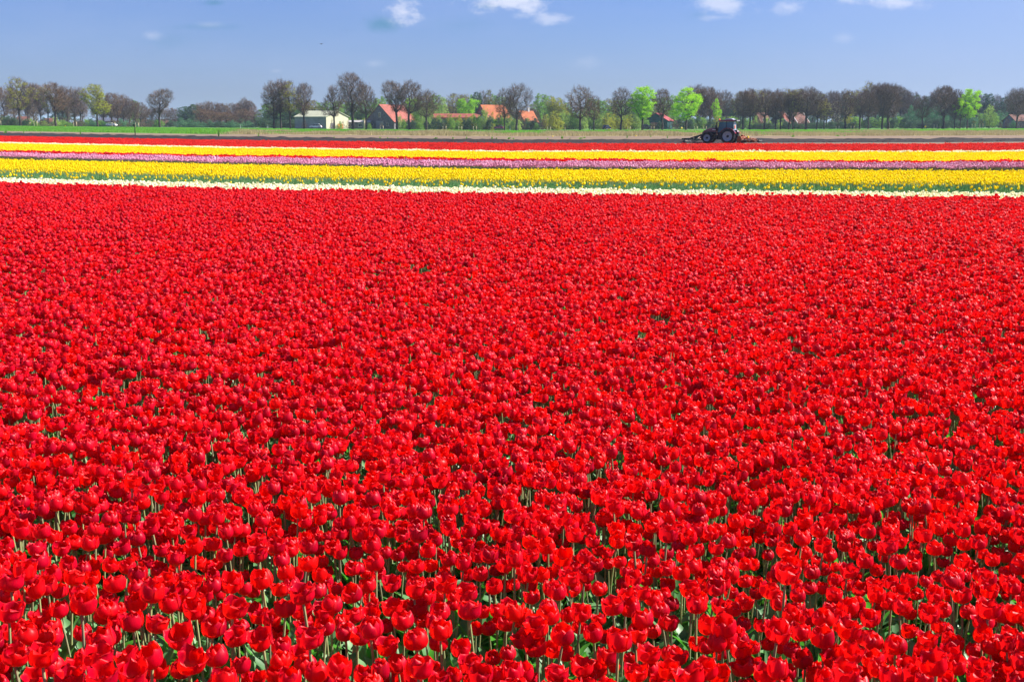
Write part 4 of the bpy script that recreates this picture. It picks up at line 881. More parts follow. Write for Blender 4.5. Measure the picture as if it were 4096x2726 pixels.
# ================================================================== BUILDINGS
M['tile_o'] = mat_simple('roof_orange', (.30, .085, .03), .75, .2, 0, .22, .7, .3); M['tile_r'] = mat_simple('roof_salmon', (.22, .06, .042), .75, .2, 0, .25, .7, .3)
M['tile_b'] = mat_simple('roof_brown', (.13, .055, .042), .8, .2, 0, .25, .7, .3); M['tile_p'] = mat_simple('roof_pinkred', (.28, .05, .055), .7, .2, 0, .2, .5)
M['cream_roof'] = mat_simple('roof_cream', (.34, .35, .25), .7, .2, 0, .12, .4); M['cream_wall'] = mat_simple('wall_cream', (.46, .43, .31), .8, .1, 0, .12, .5)
M['grey_wall'] = mat_simple('wall_grey', (.30, .28, .28), .8, .1, 0, .2, .4); M['timber'] = mat_simple('timber_dark', (.14, .13, .14), .85, .1, 0, .4, 1.2, .4)
M['teal'] = mat_simple('boards_teal', (.015, .075, .075), .7, .2, 0, .3, .8); M['white'] = mat_simple('white_paint', (.58, .57, .55), .6, .3, 0, .06, 1)
M['brick'] = mat_simple('brick_wall', (.33, .17, .13), .85, .1, 0, .25, 1.5); M['blue_wall'] = mat_simple('wall_blue', (.085, .10, .15), .8, .1, 0, .2, .4)
M['glass'] = mat_simple('window_glass', (.03, .04, .055), .12, .8, 0, .2, 2); M['pinkwall'] = mat_simple('wall_pink', (.35, .20, .17), .8, .1, 0, .15, .5)
M['orange_door'] = mat_simple('door_orange', (.60, .22, .06), .7, .2, 0, .3, .8)
def house(name, px, Y, L, W, he, hr, ang, wall, roof, label, cat='building', windows=(), endw=(), chimney=None, verge=None, base=-.2, over=.35, gable=None, doors=(), front=None):
    """ridge along local x; windows = (x, z, w, h) on the front long wall, endw = (side, y, z, w, h) on an end wall"""
    p = atY(px, 500, Y); o = empty(name, (p.x, Y, base), math.radians(ang)); tag(o, label, cat)
    hw = W/2; w = MB()
    prof = [(-hw, 0), (hw, 0), (hw, he), (0, hr-.06), (-hw, he)]
    V = [(-L/2, y, z) for y, z in prof]+[(L/2, y, z) for y, z in prof]; n = 5
    w.add(V, [(4, 3, 2, 1, 0), (5, 6, 7, 8, 9), (0, 1, 6, 5), (1, 2, 7, 6), (4, 0, 5, 9)]); w.build('wall', M[wall], o)
    if front: q = MB(); q.box(-L/2+.02, L/2-.02, -hw-.035, -hw+.01, 0, he-.05); q.build('cladding', M[front], o)
    sl = (hr-he)/hw
    for sgn in (-1, 1):
        y0, z0 = sgn*(hw+over), he-sl*over; t = .16; b = MB(); x0, x1 = -L/2-over, L/2+over
        b.add([(x0, y0, z0), (x1, y0, z0), (x1, 0, hr), (x0, 0, hr), (x0, y0, z0+t), (x1, y0, z0+t), (x1, sgn*.01, hr+t), (x0, sgn*.01, hr+t)],
              [(0, 1, 2, 3), (7, 6, 5, 4), (0, 4, 5, 1), (1, 5, 6, 2), (3, 7, 4, 0)])
        b.build('roof', M[roof], o)
        if verge:
            for xe in (x0, x1):
                q = MB(); q.add([(xe-.06, y0, z0-.3), (xe+.06, y0, z0-.3), (xe+.06, 0, hr-.25), (xe-.06, 0, hr-.25), (xe-.06, y0, z0+t+.06), (xe+.06, y0, z0+t+.06), (xe+.06, 0, hr+t+.06), (xe-.06, 0, hr+t+.06)],
                      [(0, 3, 2, 1), (4, 5, 6, 7), (0, 1, 5, 4), (1, 2, 6, 5), (3, 0, 4, 7)]); q.build('bargeboard', M[verge], o)
    for x, z, ww, hh in windows:
        f = MB(); f.box(x-ww/2-.08, x+ww/2+.08, -hw-.07, -hw+.02, z-.08, z+hh+.08); fo = f.build('window', M['white'], o)
        g = MB(); g.box(x-ww/2, x+ww/2, -hw-.09, -hw-.04, z, z+hh); g.build('pane', M['glass'], fo)
    for sd_, y, z, ww, hh in endw:
        xe = sd_*L/2; f = MB(); f.box(min(xe, xe+sd_*.07), max(xe, xe+sd_*.07), y-ww/2-.08, y+ww/2+.08, z-.08, z+hh+.08); fo = f.build('window', M['white'], o)
        g = MB(); g.box(min(xe+sd_*.04, xe+sd_*.1), max(xe+sd_*.04, xe+sd_*.1), y-ww/2, y+ww/2, z, z+hh); g.build('pane', M['glass'], fo)
    for sd_, y, ww, hh, mt in doors:
        xe = sd_*L/2; f = MB(); f.box(min(xe, xe+sd_*.08), max(xe, xe+sd_*.08), y-ww/2, y+ww/2, 0, hh); f.build('door', M[mt], o)
    if chimney is not None:
        c = MB(); c.box(chimney-.35, chimney+.35, -.35, .35, hr-.8, hr+1.3); c.box(chimney-.42, chimney+.42, -.42, .42, hr+1.3, hr+1.45); c.build('chimney', M['white'], o)
    return o
house('shed', 1287, 436, 15.8, 12.0, 4.5, 6.6, -34, 'cream_wall', 'cream_roof', 'low farm shed with pale cream roof and sunlit cream end wall', front='grey_wall', doors=[(1, 1.5, 3, 1.9, 'orange_door'), (1, -3, 1.6, 2.2, 'timber')])
house('outbuilding', 1432, 440, 9.5, 4.5, 2.5, 3.1, 0, 'timber', 'grey_wall', 'low dark outbuilding with grey roof between cream shed and timber barn', windows=[(-2.6, .9, 1.5, 1), (1.2, .9, 1.4, 1)])
house('barn', 1566, 446, 15, 13.2, 2.8, 9.0, 60, 'timber', 'tile_r', 'tall weathered timber barn with steep salmon red roof', doors=[(-1, 0, 3.4, 3.0, 'grey_wall')], endw=[(-1, 0, 4.4, 1.0, 1.6), (-1, -3.6, 1.2, .9, .9), (-1, 3.6, 1.2, .9, .9)])
house('long_shed', 1832, 446, 18, 7, 4.2, 5.6, 0, 'brick', 'tile_r', 'long low building with faded salmon roof behind the farm hedge', windows=[(-6, 1.4, 1.4, 1.2), (-2, 1.4, 1.4, 1.2), (2, 1.4, 1.4, 1.2), (6, 1.4, 1.4, 1.2)])
house('annex', 1942, 441, 4.5, 4.2, 3.6, 5.4, 62, 'white', 'tile_r', 'small whitewashed annex with gable end left of the orange farmhouse', endw=[(-1, 0, 1.2, .9, 1.1)])
house('farmhouse', 1970, 450, 9.8, 12, 3.4, 8.9, 30, 'brick', 'tile_o', 'big farmhouse under a bright orange tiled roof behind trees', windows=[(-3, 1, 1.1, 1.4), (0, 1, 1.1, 1.4), (3, 1, 1.1, 1.4)], endw=[(-1, 0, 4.2, 1.2, 1.2)])
house('cottage', 2104, 446, 5.6, 8.6, 2.6, 6.6, 30, 'brick', 'tile_o', 'small cottage with orange red roof and white chimney', windows=[(-1, 1, 1, 1.2)], chimney=1.0)
house('shed', 2634, 440, 5.5, 9.2, 3.2, 5.8, 62, 'teal', 'tile_p', 'dark teal shed with pinkish red roof behind the lime green tree', doors=[(-1, .5, 3, 2.4, 'brick')])
house('house', 3044, 446, 3.6, 8, 2.4, 6.0, 14, 'brick', 'tile_b', 'leftmost brick house of the gabled group with dim brown roof', windows=[(-.8, 3.0, .8, .9), (.8, 3.0, .8, .9)])
house('house', 3122, 442, 6.2, 8, 2.2, 6.3, 58, 'timber', 'tile_r', 'middle gabled house with salmon roof and white bargeboards', verge='white', endw=[(-1, 0, 3.6, .9, 1)])
house('house', 3186, 444, 5.2, 8, 2.3, 6.0, 26, 'brick', 'tile_b', 'rightmost gabled house with brown red roof and white bargeboards', verge='white', windows=[(0, 1, 1, 1.2)])
house('house', 4075, 436, 8, 8, 3.0, 5.2, 10, 'blue_wall', 'tile_b', 'low house with dusky blue walls beyond the last roadside trees', windows=[(2, 1, 1.1, 1.2), (-2, 1, 1.1, 1.2)])
house('house', 96, 540, 4.5, 6, 3.2, 5.0, 10, 'pinkwall', 'tile_b', 'pink walled house glimpsed through trees by the left edge', windows=[(0, 1.5, 1, 1.2)])
house('house', 198, 540, 3.5, 6, 2.6, 4.2, 10, 'pinkwall', 'tile_b', 'small pinkish house behind the second roadside tree', windows=[(0, 1.5, 1, 1.2)])
house('greenhouse', 445, 560, 12, 8, 3.0, 4.4, 0, 'blue_wall', 'blue_wall', 'low blue grey greenhouse glimpsed through the left wood', windows=[(-3, 1, 2, 1.4), (2, 1, 2, 1.4)])
house('house', 652, 620, 5, 6, 1.8, 3.2, 30, 'white', 'tile_b', 'tiny white house far behind the dark thin post', windows=[(0, .8, .8, .8)])
house('house', 708, 640, 5, 6, 1.8, 3.0, -20, 'white', 'blue_wall', 'farthest tiny white house in the hazy gap', windows=[(0, .8, .8, .8)])
# ================================================================== CARS
def paint(name, c, rough=.25): 
    m = mat_simple(name, c, rough, .6, 0, .05, 2); m.node_tree.nodes['Principled BSDF'].inputs['Coat Weight'].default_value = .6; return m
M['rubber'] = mat_simple('rubber', (.018, .018, .022), .85, .2, 0, .3, 8); M['rim'] = mat_simple('alloy_rim', (.45, .46, .48), .4, .5, .6, .1, 4)
M['lamp'] = mat_simple('lamp_glass', (.75, .75, .72), .2, .6, 0, .05, 4); M['redlamp'] = mat_simple('lamp_red', (.6, .02, .02), .3, .5, 0, .05, 4)
M['black'] = mat_simple('black_plastic', (.02, .02, .022), .6, .3, 0, .2, 6)
def wheel(parent, x, y, R, wd, rim_mat='rim', side=1, rr=.62):
    t = MB(); t.lathe([(R*rr, -wd/2), (R*.93, -wd/2), (R, -wd*.36), (R, wd*.36), (R*.93, wd/2), (R*rr, wd/2)], 'y', 22, (0, 0, 0))
    w = t.build('wheel', M['rubber'], parent, (x, y, R))
    r = MB(); q = wd*.30*side; r.lathe([(.0, q*.4), (R*.18, q*.5), (R*.2, q*.2), (R*rr*.85, q*.25), (R*rr*1.01, q*1.4)], 'y', 22); r.build('rim', M[rim_mat], w)
    return w
def car(px, base, Y, col, L, H, face, label, gname='parked_car', kind='hatch', rz=None):
    p = atY(px, base, Y); o = empty(gname, (p.x, Y, p.z), (0 if face > 0 else math.pi) if rz is None else rz); tag(o, label, 'car', 'cars on the road behind the bank')
    W = 1.72; h = H; a = L/2
    if kind == 'hatch': low = [(-a, .32), (a*.97, .30), (a, .55), (a*.93, .74), (a*.52, .90), (-a*.94, .92), (-a, .7)]; top = [(a*.50, .90), (a*.18, h*.97), (-a*.1, h), (-a*.62, h*.97), (-a*.90, .92)]
    else: low = [(-a, .36), (a*.97, .34), (a, .6), (a*.93, .84), (a*.6, 1.0), (-a*.96, 1.02), (-a, .7)]; top = [(a*.58, 1.0), (a*.32, h*.97), (-a*.1, h), (-a*.80, h*.98), (-a*.94, 1.02)]
    b = MB(); b.prism(low, -W/2, W/2, 0, .10); b.build('body', col, o)
    b = MB(); b.prism([(x*.985, z-.01) for x, z in top], -W/2+.14, W/2-.14, 0, .08); b.build('window', M['glass'], o)
    rp = [(x, z) for x, z in top if z > h*.9]; b = MB(); b.prism([(rp[0][0], rp[0][1]-.02), (rp[-1][0], rp[-1][1]-.02), (rp[-1][0]*.97, h+.03), (rp[0][0]*.9, h+.03)], -W/2+.12, W/2-.12, 0, .05); b.build('roof', col, o)
    for sy in (-1, 1):
        for x in (a*.04, -a*.45):
            c = MB(); c.tube([(x, sy*(W/2-.12), .9), (x-.03, sy*(W/2-.13), h-.03)], .035, 4); c.build('pillar', col, o)
        for x in (a*.64, -a*.64): wheel(o, x, sy*(W/2-.10), .32, .2, 'rim', sy)
        c = MB(); c.box(a*.88, a*.975, sy*.62-.14, sy*.62+.14, .58, .72); c.build('headlight', M['lamp'], o)
        c = MB(); c.box(-a*1.005, -a*.95, sy*.66-.1, sy*.66+.1, .62, .85); c.build('tail_light', M['redlamp'], o)
        c = MB(); c.box(a*.40, a*.46, sy*(W/2+.02)-.09, sy*(W/2+.02)+.09, .95, 1.07); c.build('mirror', M['black'], o)
    return o
car(1263, 513, 411, paint('paint_silver', (.70, .73, .80)), 4.2, 1.5, -1, 'silver white hatchback on the road in front of the cream roofed shed')
car(1994, 517, 411, paint('paint_maroon', (.32, .03, .10)), 3.5, 1.42, -1, 'maroon hatchback on the road in front of the orange farmhouse')
car(2427, 517.5, 411, paint('paint_black', (.012, .014, .03)), 3.3, 1.55, 1, 'dark navy car on the road before the pale thicket', rz=math.radians(50))
car(2585, 517, 414, paint('paint_dark', (.02, .02, .03)), 3.4, 1.7, 1, 'dark van half hidden behind the lime green tree', 'van', 'van')
car(447, 505.5, 411, paint('paint_white', (.75, .75, .75)), 3.6, 1.2, 1, 'low white vehicle with red tail on the road left of the dark post')
# ================================================================== TRACTOR
M['t_red'] = paint('tractor_maroon', (.12, .008, .022), .3); M['t_grey'] = mat_simple('wheel_grey', (.26, .29, .36), .5, .4, 0, .12, 5)
M['t_dark'] = mat_simple('chassis_dark', (.022, .024, .035), .6, .3, 0, .3, 5); M['t_glass'] = mat_simple('cab_glass', (.04, .13, .17), .3, .3, 0, .2, 1.5)
M['t_glassl'] = mat_simple('cab_glass_rear', (.16, .27, .32), .3, .3, 0, .15, 1.5)
M['rust'] = mat_simple('orange_steel', (.20, .045, .010), .65, .3, 0, .4, 5); M['t_green'] = mat_simple('implement_green', (.012, .025, .022), .6, .3, 0, .3, 5)
M['orange'] = mat_simple('signal_orange', (.90, .13, .03), .4, .4, 0, .05, 3); M['yellow_p'] = mat_simple('yellow_plastic', (.90, .60, .01), .4, .4, 0, .05, 3)
M['skin'] = mat_simple('skin', (.55, .32, .24), .6, .3, 0, .05, 5); M['shirt'] = mat_simple('shirt_pale', (.62, .50, .55), .8, .1, 0, .1, 5); M['hair'] = mat_simple('hair', (.05, .035, .025), .8, .2, 0, .2, 9)
tp = at(2918, 573.0, 0.0); TRZ = math.radians(180-25)
T = empty('tractor', (tp.x, tp.y, 0.0), TRZ); tag(T, 'dark red farm tractor with grey wheels working the ploughed soil', 'tractor')
def part(nm, mat, fn, parent=T):
    b = MB(); fn(b); return b.build(nm, M[mat], parent)
part('chassis', 't_dark', lambda b: (b.box(-.5, 3.15, -.32, .32, .62, 1.05), b.box(-.35, .35, -.8, .8, .72, .98), b.box(2.45, 2.75, -.75, .75, .52, .72), b.box(.6, 1.5, -.62, .62, .48, 1.0), b.box(1.5, 2.1, -.45, .45, .55, .95)))
part('fuel_tank', 'black', lambda b: b.prism([(.75, .45), (1.65, .45), (1.7, 1.05), (.7, 1.1)], .42, .85, 0, .06))
part('step', 'black', lambda b: (b.box(1.1, 1.45, .85, 1.05, .45, .5), b.box(1.1, 1.45, .85, 1.05, .75, .8), b.box(1.1, 1.14, .85, 1.05, .45, 1.1), b.box(1.41, 1.45, .85, 1.05, .45, 1.1)))
part('hood', 't_red', lambda b: b.prism([(1.35, 1.1), (3.25, 1.0), (3.35, 1.25), (3.22, 1.55), (2.7, 1.76), (1.35, 1.92)], -.38, .38, 0, .10))
part('grille', 'black', lambda b: (b.prism([(3.25, .75), (3.42, .8), (3.40, 1.3), (3.27, 1.5)], -.33, .33, 0, .05), b.box(1.6, 2.9, .375, .395, 1.12, 1.4)))
part('stripe', 'white', lambda b: b.box(1.7, 2.1, .383, .40, 1.6, 1.68))
part('front_weight', 't_dark', lambda b: b.prism([(3.15, .5), (3.6, .55), (3.6, .95), (3.15, 1.0)], -.4, .4, 0, .05))
cabz0, cabz1 = 1.35, 2.62
def cabframe(b):
    for y in (-.78, .78):
        b.tube([(1.35, y*.95, 1.2), (1.22, y, 1.9), (1.10, y*.95, 2.66)], .045, 5); b.tube([(.25, y, 1.75), (.25, y*.97, 2.66)], .05, 5); b.tube([(-.62, y*.95, 1.7), (-.55, y*.9, 2.66)], .05, 5)
        b.tube([(1.3, y, 1.35), (.75, y, 1.3), (.3, y, 1.75), (-.6, y*.96, 1.75)], .04, 5)
    b.box(.55, 1.32, -.76, .76, 1.05, 1.34); b.box(-.6, .6, -.74, .74, 1.15, 1.45)
part('cab_frame', 't_dark', cabframe)
for y, nm in ((.80, 'left'), (-.80, 'right')):
    part('side_window', 't_glass', lambda b: b.add([(1.27, y, 1.38), (.78, y, 1.33), (.30, y, 1.76), (.30, y*.985, 2.6), (1.11, y*.985, 2.6)], [(0, 1, 2, 3, 4)]))
    part('side_window', 't_glass', lambda b: b.add([(.22, y, 1.8), (-.58, y*.97, 1.8), (-.53, y*.95, 2.6), (.22, y*.985, 2.6)], [(0, 1, 2, 3)]))
part('rear_window', 't_glassl', lambda b: b.add([(-.63, -.72, 1.6), (-.63, .72, 1.6), (-.56, .70, 2.6), (-.56, -.70, 2.6)], [(0, 1, 2, 3)]))
part('windscreen', 't_glass', lambda b: b.add([(1.36, -.70, 1.5), (1.36, .70, 1.5), (1.13, .70, 2.6), (1.13, -.70, 2.6)], [(0, 1, 2, 3)]))
part('cab_roof', 't_red', lambda b: b.prism([(1.32, 2.62), (1.30, 2.74), (.9, 2.84), (-.5, 2.86), (-.78, 2.78), (-.8, 2.64)], -.86, .86, 0, .08))
part('roof_hatch', 't_grey', lambda b: b.prism([(.62, 2.85), (.35, 2.99), (.0, 3.03), (-.35, 2.99), (-.55, 2.87)], -.5, .5, 0, .08))
part('rear_visor', 'black', lambda b: b.prism([(-.72, 2.66), (-.95, 2.70), (-.98, 2.82), (-.74, 2.84)], -.84, .84, 0, .04))
for y in (-.6, -.2, .2, .6): part('work_light', 'lamp', lambda b: b.box(-1.02, -.97, y-.07, y+.07, 2.71, 2.80))
part('beacon', 'orange', lambda b: (b.lathe([(0, .22), (.07, .2), (.09, .05), (.09, 0)], 'z', 10, (1.15, .7, 2.78))))
part('exhaust', 'black', lambda b: (b.tube([(1.55, .5, 1.5), (1.55, .5, 2.4), (1.5, .5, 2.62)], [.09, .09, .06], 8), b.tube([(1.62, .5, 1.7), (1.62, .5, 2.2)], .13, 8)))
for y in (1, -1):
    part('mirror', 'black', lambda b: (b.tube([(1.2, y*.8, 2.4), (1.35, y*1.25, 2.3)], .02, 4), b.box(1.32, 1.38, y*1.28-.12, y*1.28+.12, 1.95, 2.35)))
    part('front_lamp', 'black', lambda b: (b.tube([(1.9, y*.38, 1.85), (2.0, y*.6, 2.0)], .02, 4), b.box(1.95, 2.03, y*.62-.07, y*.62+.07, 1.93, 2.07)))
def arc_fender(x0, R, a0, a1, y0, y1, z0, th=.05, n=9):
    def f(b):
        P = [(x0+R*math.cos(math.radians(a0+(a1-a0)*i/n)), z0+R*math.sin(math.radians(a0+(a1-a0)*i/n))) for i in range(n+1)]
        P2 = [(x0+(R+th)*math.cos(math.radians(a0+(a1-a0)*i/n)), z0+(R+th)*math.sin(math.radians(a0+(a1-a0)*i/n))) for i in range(n+1)]
        for i in range(n):
            V = [(P[i][0], y0, P[i][1]), (P[i+1][0], y0, P[i+1][1]), (P2[i+1][0], y0, P2[i+1][1]), (P2[i][0], y0, P2[i][1])]; V += [(x, y1, z) for x, _, z in V]
            b.add(V, [(0, 1, 2, 3), (7, 6, 5, 4), (0, 4, 5, 1), (2, 6, 7, 3), (0, 3, 7, 4), (1, 5, 6, 2)])
    return f
for y in (1, -1):
    a, b_ = sorted((y*.72, y*1.22)); part('rear_fender', 't_red', arc_fender(0, .98, 28, 158, a, b_, .84, .06))
    a, b_ = sorted((y*.62, y*1.05)); part('front_fender', 'black', arc_fender(2.6, .74, 40, 150, a, b_, .64, .04))
    part('tail_lamp', 'redlamp', lambda q: q.box(-1.02, -.96, y*1.05-.1, y*1.05+.1, 1.2, 1.32))
    w = wheel(T, 0, y*.95, .86, .55, 't_grey', y, .70); h = MB(); h.lathe([(0, .12*y), (.16, .1*y), (.18, -.02*y)], 'y', 12); h.build('hub', M['t_dark'], w)
    lg = MB()
    for k in range(22):
        a_ = 2*math.pi*k/22; 
        for s in (-1, 1):
            aa = a_+(.14 if s > 0 else 0); c, sn = math.cos(aa), math.sin(aa); c2, s2 = math.cos(aa+.16), math.sin(aa+.16)
            lg.add([(.85*c, s*.02, .85*sn), (.85*math.cos(aa+.08), s*.02, .85*math.sin(aa+.08)), (.82*math.cos(aa+.24), s*.27, .82*math.sin(aa+.24)), (.82*c2, s*.27, .82*s2),
                    (.90*c, s*.02, .90*sn), (.90*math.cos(aa+.08), s*.02, .90*math.sin(aa+.08)), (.88*math.cos(aa+.24), s*.27, .88*math.sin(aa+.24)), (.88*c2, s*.27, .88*s2)],
                   [(4, 5, 6, 7), (0, 1, 5, 4), (1, 2, 6, 5), (2, 3, 7, 6), (3, 0, 4, 7)])
    lg.build('tread', M['rubber'], w)
    w = wheel(T, 2.6, y*.88, .66, .42, 't_grey', y, .66); h = MB(); h.lathe([(0, .14*y), (.13, .12*y), (.15, 0)], 'y', 12); h.build('hub', M['t_dark'], w)
part('orange_sign', 'orange', lambda b: b.prism([(-.70, 1.78), (-.66, 1.78), (-.66, 2.22), (-.70, 2.22)], .05, .33, 0))
part('drawbar', 't_dark', lambda b: (b.tube([(-.4, .35, .6), (-1.3, .4, .55)], .05, 5), b.tube([(-.4, -.35, .6), (-1.3, -.4, .55)], .05, 5), b.tube([(-.5, 0, 1.1), (-1.25, 0, .95)], .04, 5)))
part('number_plate', 'white', lambda b: b.box(-1.0, -.97, -.26, .26, 1.42, 1.52))
def local(o, off): 
    m = Matrix.Rotation(TRZ, 4, 'Z'); return Vector(T.location)+m@(Vector(off)*.93)
# driver, seated in the cab
def skin_body(name, chain, mats, parent=None):
    me = bpy.data.meshes.new(name); vs_ = [c[0] for c in chain['v']]; me.from_pydata(vs_, chain['e'], []); o = link(name, me, parent)
    o.modifiers.new('s', 'SKIN'); me.skin_vertices.new() if not me.skin_vertices else None
    for i, c in enumerate(chain['v']): me.skin_vertices[0].data[i].radius = (c[1], c[1])
    me.skin_vertices[0].data[0].use_root = True
    ss = o.modifiers.new('u', 'SUBSURF'); ss.levels = 1; ss.render_levels = 1
    dg = bpy.context.evaluated_depsgraph_get(); ev = o.evaluated_get(dg); nm = bpy.data.meshes.new_from_object(ev)
    o.modifiers.clear(); o.data = nm; nm.materials.clear()
    for m in mats: nm.materials.append(m)
    nm.polygons.foreach_set('use_smooth', [True]*len(nm.polygons)); return o
ch = {'v': [((0, 0, 0), .13), ((.0, 0, .22), .13), ((-.02, 0, .42), .15), ((0, 0, .54), .06), ((.02, 0, .62), .085), ((.03, 0, .72), .095), ((.03, 0, .80), .07),
            ((0, .19, .44), .06), ((.12, .24, .24), .045), ((.36, .18, .22), .035), ((.44, .16, .24), .04), ((0, -.19, .44), .06), ((.12, -.24, .24), .045), ((.36, -.18, .22), .035), ((.44, -.16, .24), .04),
            ((.08, .10, -.02), .09), ((.46, .12, .02), .065), ((.50, .12, -.38), .05), ((.60, .12, -.42), .045), ((.08, -.10, -.02), .09), ((.46, -.12, .02), .065), ((.50, -.12, -.38), .05), ((.60, -.12, -.42), .045)],
      'e': [(0, 1), (1, 2), (2, 3), (3, 4), (4, 5), (5, 6), (2, 7), (7, 8), (8, 9), (9, 10), (2, 11), (11, 12), (12, 13), (13, 14), (0, 15), (15, 16), (16, 17), (17, 18), (0, 19), (19, 20), (20, 21), (21, 22)]}
drv = skin_body('person', ch, [M['skin'], M['shirt'], M['t_dark']])
for p_ in drv.data.polygons:
    z = p_.center.z; p_.material_index = 0 if z > .52 or p_.center.x > .3 and z > .12 else (1 if z > .06 else 2)
drv.location = local(T, (.0, 0, 1.55)); drv.rotation_euler = (0, 0, TRZ); tag(drv, 'driver in a pale pink shirt sitting inside the tractor cab', 'person')
hb = MB(); hb.lathe([(0, .105), (.06, .09), (.098, .03), (.102, -.02), (.095, -.05)], 'z', 12, (.02, 0, .76)); hb.build('hair', M['hair'], drv)
part('seat', 'black', lambda b: (b.prism([(-.22, 1.42), (.28, 1.42), (.30, 1.52), (-.22, 1.52)], -.25, .25, 0, .03), b.prism([(-.30, 1.45), (-.18, 1.45), (-.24, 2.1), (-.34, 2.1)], -.24, .24, 0, .03)))
part('steering_wheel', 'black', lambda b: (b.lathe([(.17, 0), (.2, .02), (.22, 0), (.2, -.02), (.17, 0)], 'z', 14, (.58, 0, 1.85)), b.tube([(.58, 0, 1.85), (.85, 0, 1.4)], .03, 5)))
# front implement
FI = empty('front_harrow', tuple(local(T, (3.4, 0, 0))), TRZ); tag(FI, 'dark green harrow frame carried on the front of the tractor', 'harrow')
def fpart(nm, mat, fn): return part(nm, mat, fn, FI)
for y in (-.9, .9):
    fpart('side_beam', 't_green', lambda b: b.box(.95, 2.55, y-.08, y+.08, .42, .60))
    fpart('brace', 't_green', lambda b: b.tube([(1.45, y, .6), (.05, y*.45, 1.05)], .07, 5))
    fpart('brace', 't_green', lambda b: b.tube([(.85, y, .45), (.15, y*.45, 1.02)], .055, 5))
    fpart('lower_beam', 't_green', lambda b: b.box(-.1, 1.2, y*.8-.04, y*.8+.04, .36, .45))
    fpart('roller_arm', 'black', lambda b: (b.tube([(2.25, y, .5), (2.25, y, .15)], .05, 5)))
fpart('cross_beam', 't_green', lambda b: (b.box(2.38, 2.52, -1.3, 1.3, .40, .60), b.box(.95, 1.07, -1.3, 1.3, .42, .54)))
fpart('headstock', 't_green', lambda b: (b.tube([(.05, -.42, .4), (.12, -.2, 1.05), (.12, .2, 1.05), (.05, .42, .4)], .05, 5), b.tube([(-.35, 0, 1.02), (.12, 0, 1.05)], .04, 5)))
fpart('roller', 'black', lambda b: b.lathe([(0, -1.25), (.17, -1.25), (.17, 1.25), (0, 1.25)], 'y', 14, (2.25, 0, .17)))
for i, y in enumerate((-1.1, -.7, -.3, .1, .5, .9, 1.2)):
    fpart('tine', 'black', lambda b: b.tube([(1.0, y, .45), (1.12, y, .3), (1.0, y, .1), (.9, y, .02)], [.035, .03, .03, .015], 4))
# rear implement
RI = empty('rear_tiller', tuple(local(T, (-1.25, 0, 0))), TRZ); tag(RI, 'rust orange tiller with hoops and bars behind the tractor', 'tiller')
def rpart(nm, mat, fn): return part(nm, mat, fn, RI)
for y in (-1.2, 1.15):
    rpart('side_plate', 'rust', lambda b: b.prism([(.02, .05), (-.50, .05), (-.58, .5), (-.48, .88), (-.30, .98), (-.05, .85), (.05, .5)], y-.04, y+.04, 0))
    rpart('arm', 'rust', lambda b: b.tube([(-.4, y*.8, .75), (-1.3, y*.75, .62), (-2.3, y*.7, .38)], .05, 5))
    rpart('lower_arm', 'rust', lambda b: b.tube([(-.4, y*.8, .35), (-1.4, y*.8, .28), (-2.6, y*.7, .3)], .045, 5))
rpart('hood', 'rust', lambda b: b.prism([(-.05, .35), (-.5, .35), (-.62, .6), (-.45, .86), (-.1, .86)], -1.15, 1.1, 0, .03))
rpart('rotor', 'black', lambda b: b.lathe([(0, -1.1), (.28, -1.1), (.28, 1.05), (0, 1.05)], 'y', 12, (-.35, 0, .3)))
rpart('gearbox', 'rust', lambda b: b.prism([(-.15, .84), (-.2, 1.05), (-.4, 1.12), (-.55, 1.0), (-.5, .84)], -.22, .22, 0, .04))
for i, x in enumerate((-.85, -1.25, -1.7, -2.05)):
    rpart('hoop', 'rust', lambda b: b.tube([(x, 1.0, .25), (x-.06, .9, .6-.04*i), (x-.1, .4, .78-.06*i), (x-.1, -.4, .78-.06*i), (x-.06, -.9, .6-.04*i), (x, -1.0, .25)], .04, 5))
    rpart('former_plate', 'rust' if i % 2 else 't_dark', lambda b: b.prism([(x+.12, .12), (x-.22, .12), (x-.18, .42), (x+.08, .46)], .35+.1*i, .42+.1*i, 0))
rpart('cross_bar', 'rust', lambda b: (b.box(-1.0, -.9, -1.0, 1.0, .5, .6), b.box(-2.0, -1.9, -.9, .9, .36, .46)))
rpart('oil_can', 'yellow_p', lambda b: (b.box(-1.42, -1.2, .5, .78, .74, .92), b.box(-1.35, -1.28, .6, .68, .92, .98)))
rpart('press_roller', 'black', lambda b: (b.lathe([(0, -.8), (.16, -.8), (.16, .8), (0, .8)], 'y', 10, (-2.75, 0, .3)), b.tube([(-2.6, .5, .35), (-2.85, .55, .62)], .03, 4), b.tube([(-2.65, 0, .35), (-3.0, 0, .55)], .03, 4)))
RI.scale = (.84, .93, .88); FI.scale = (.86, .93, .93); T.scale = (.93, .93, .93); drv.scale = (.93, .93, .93)
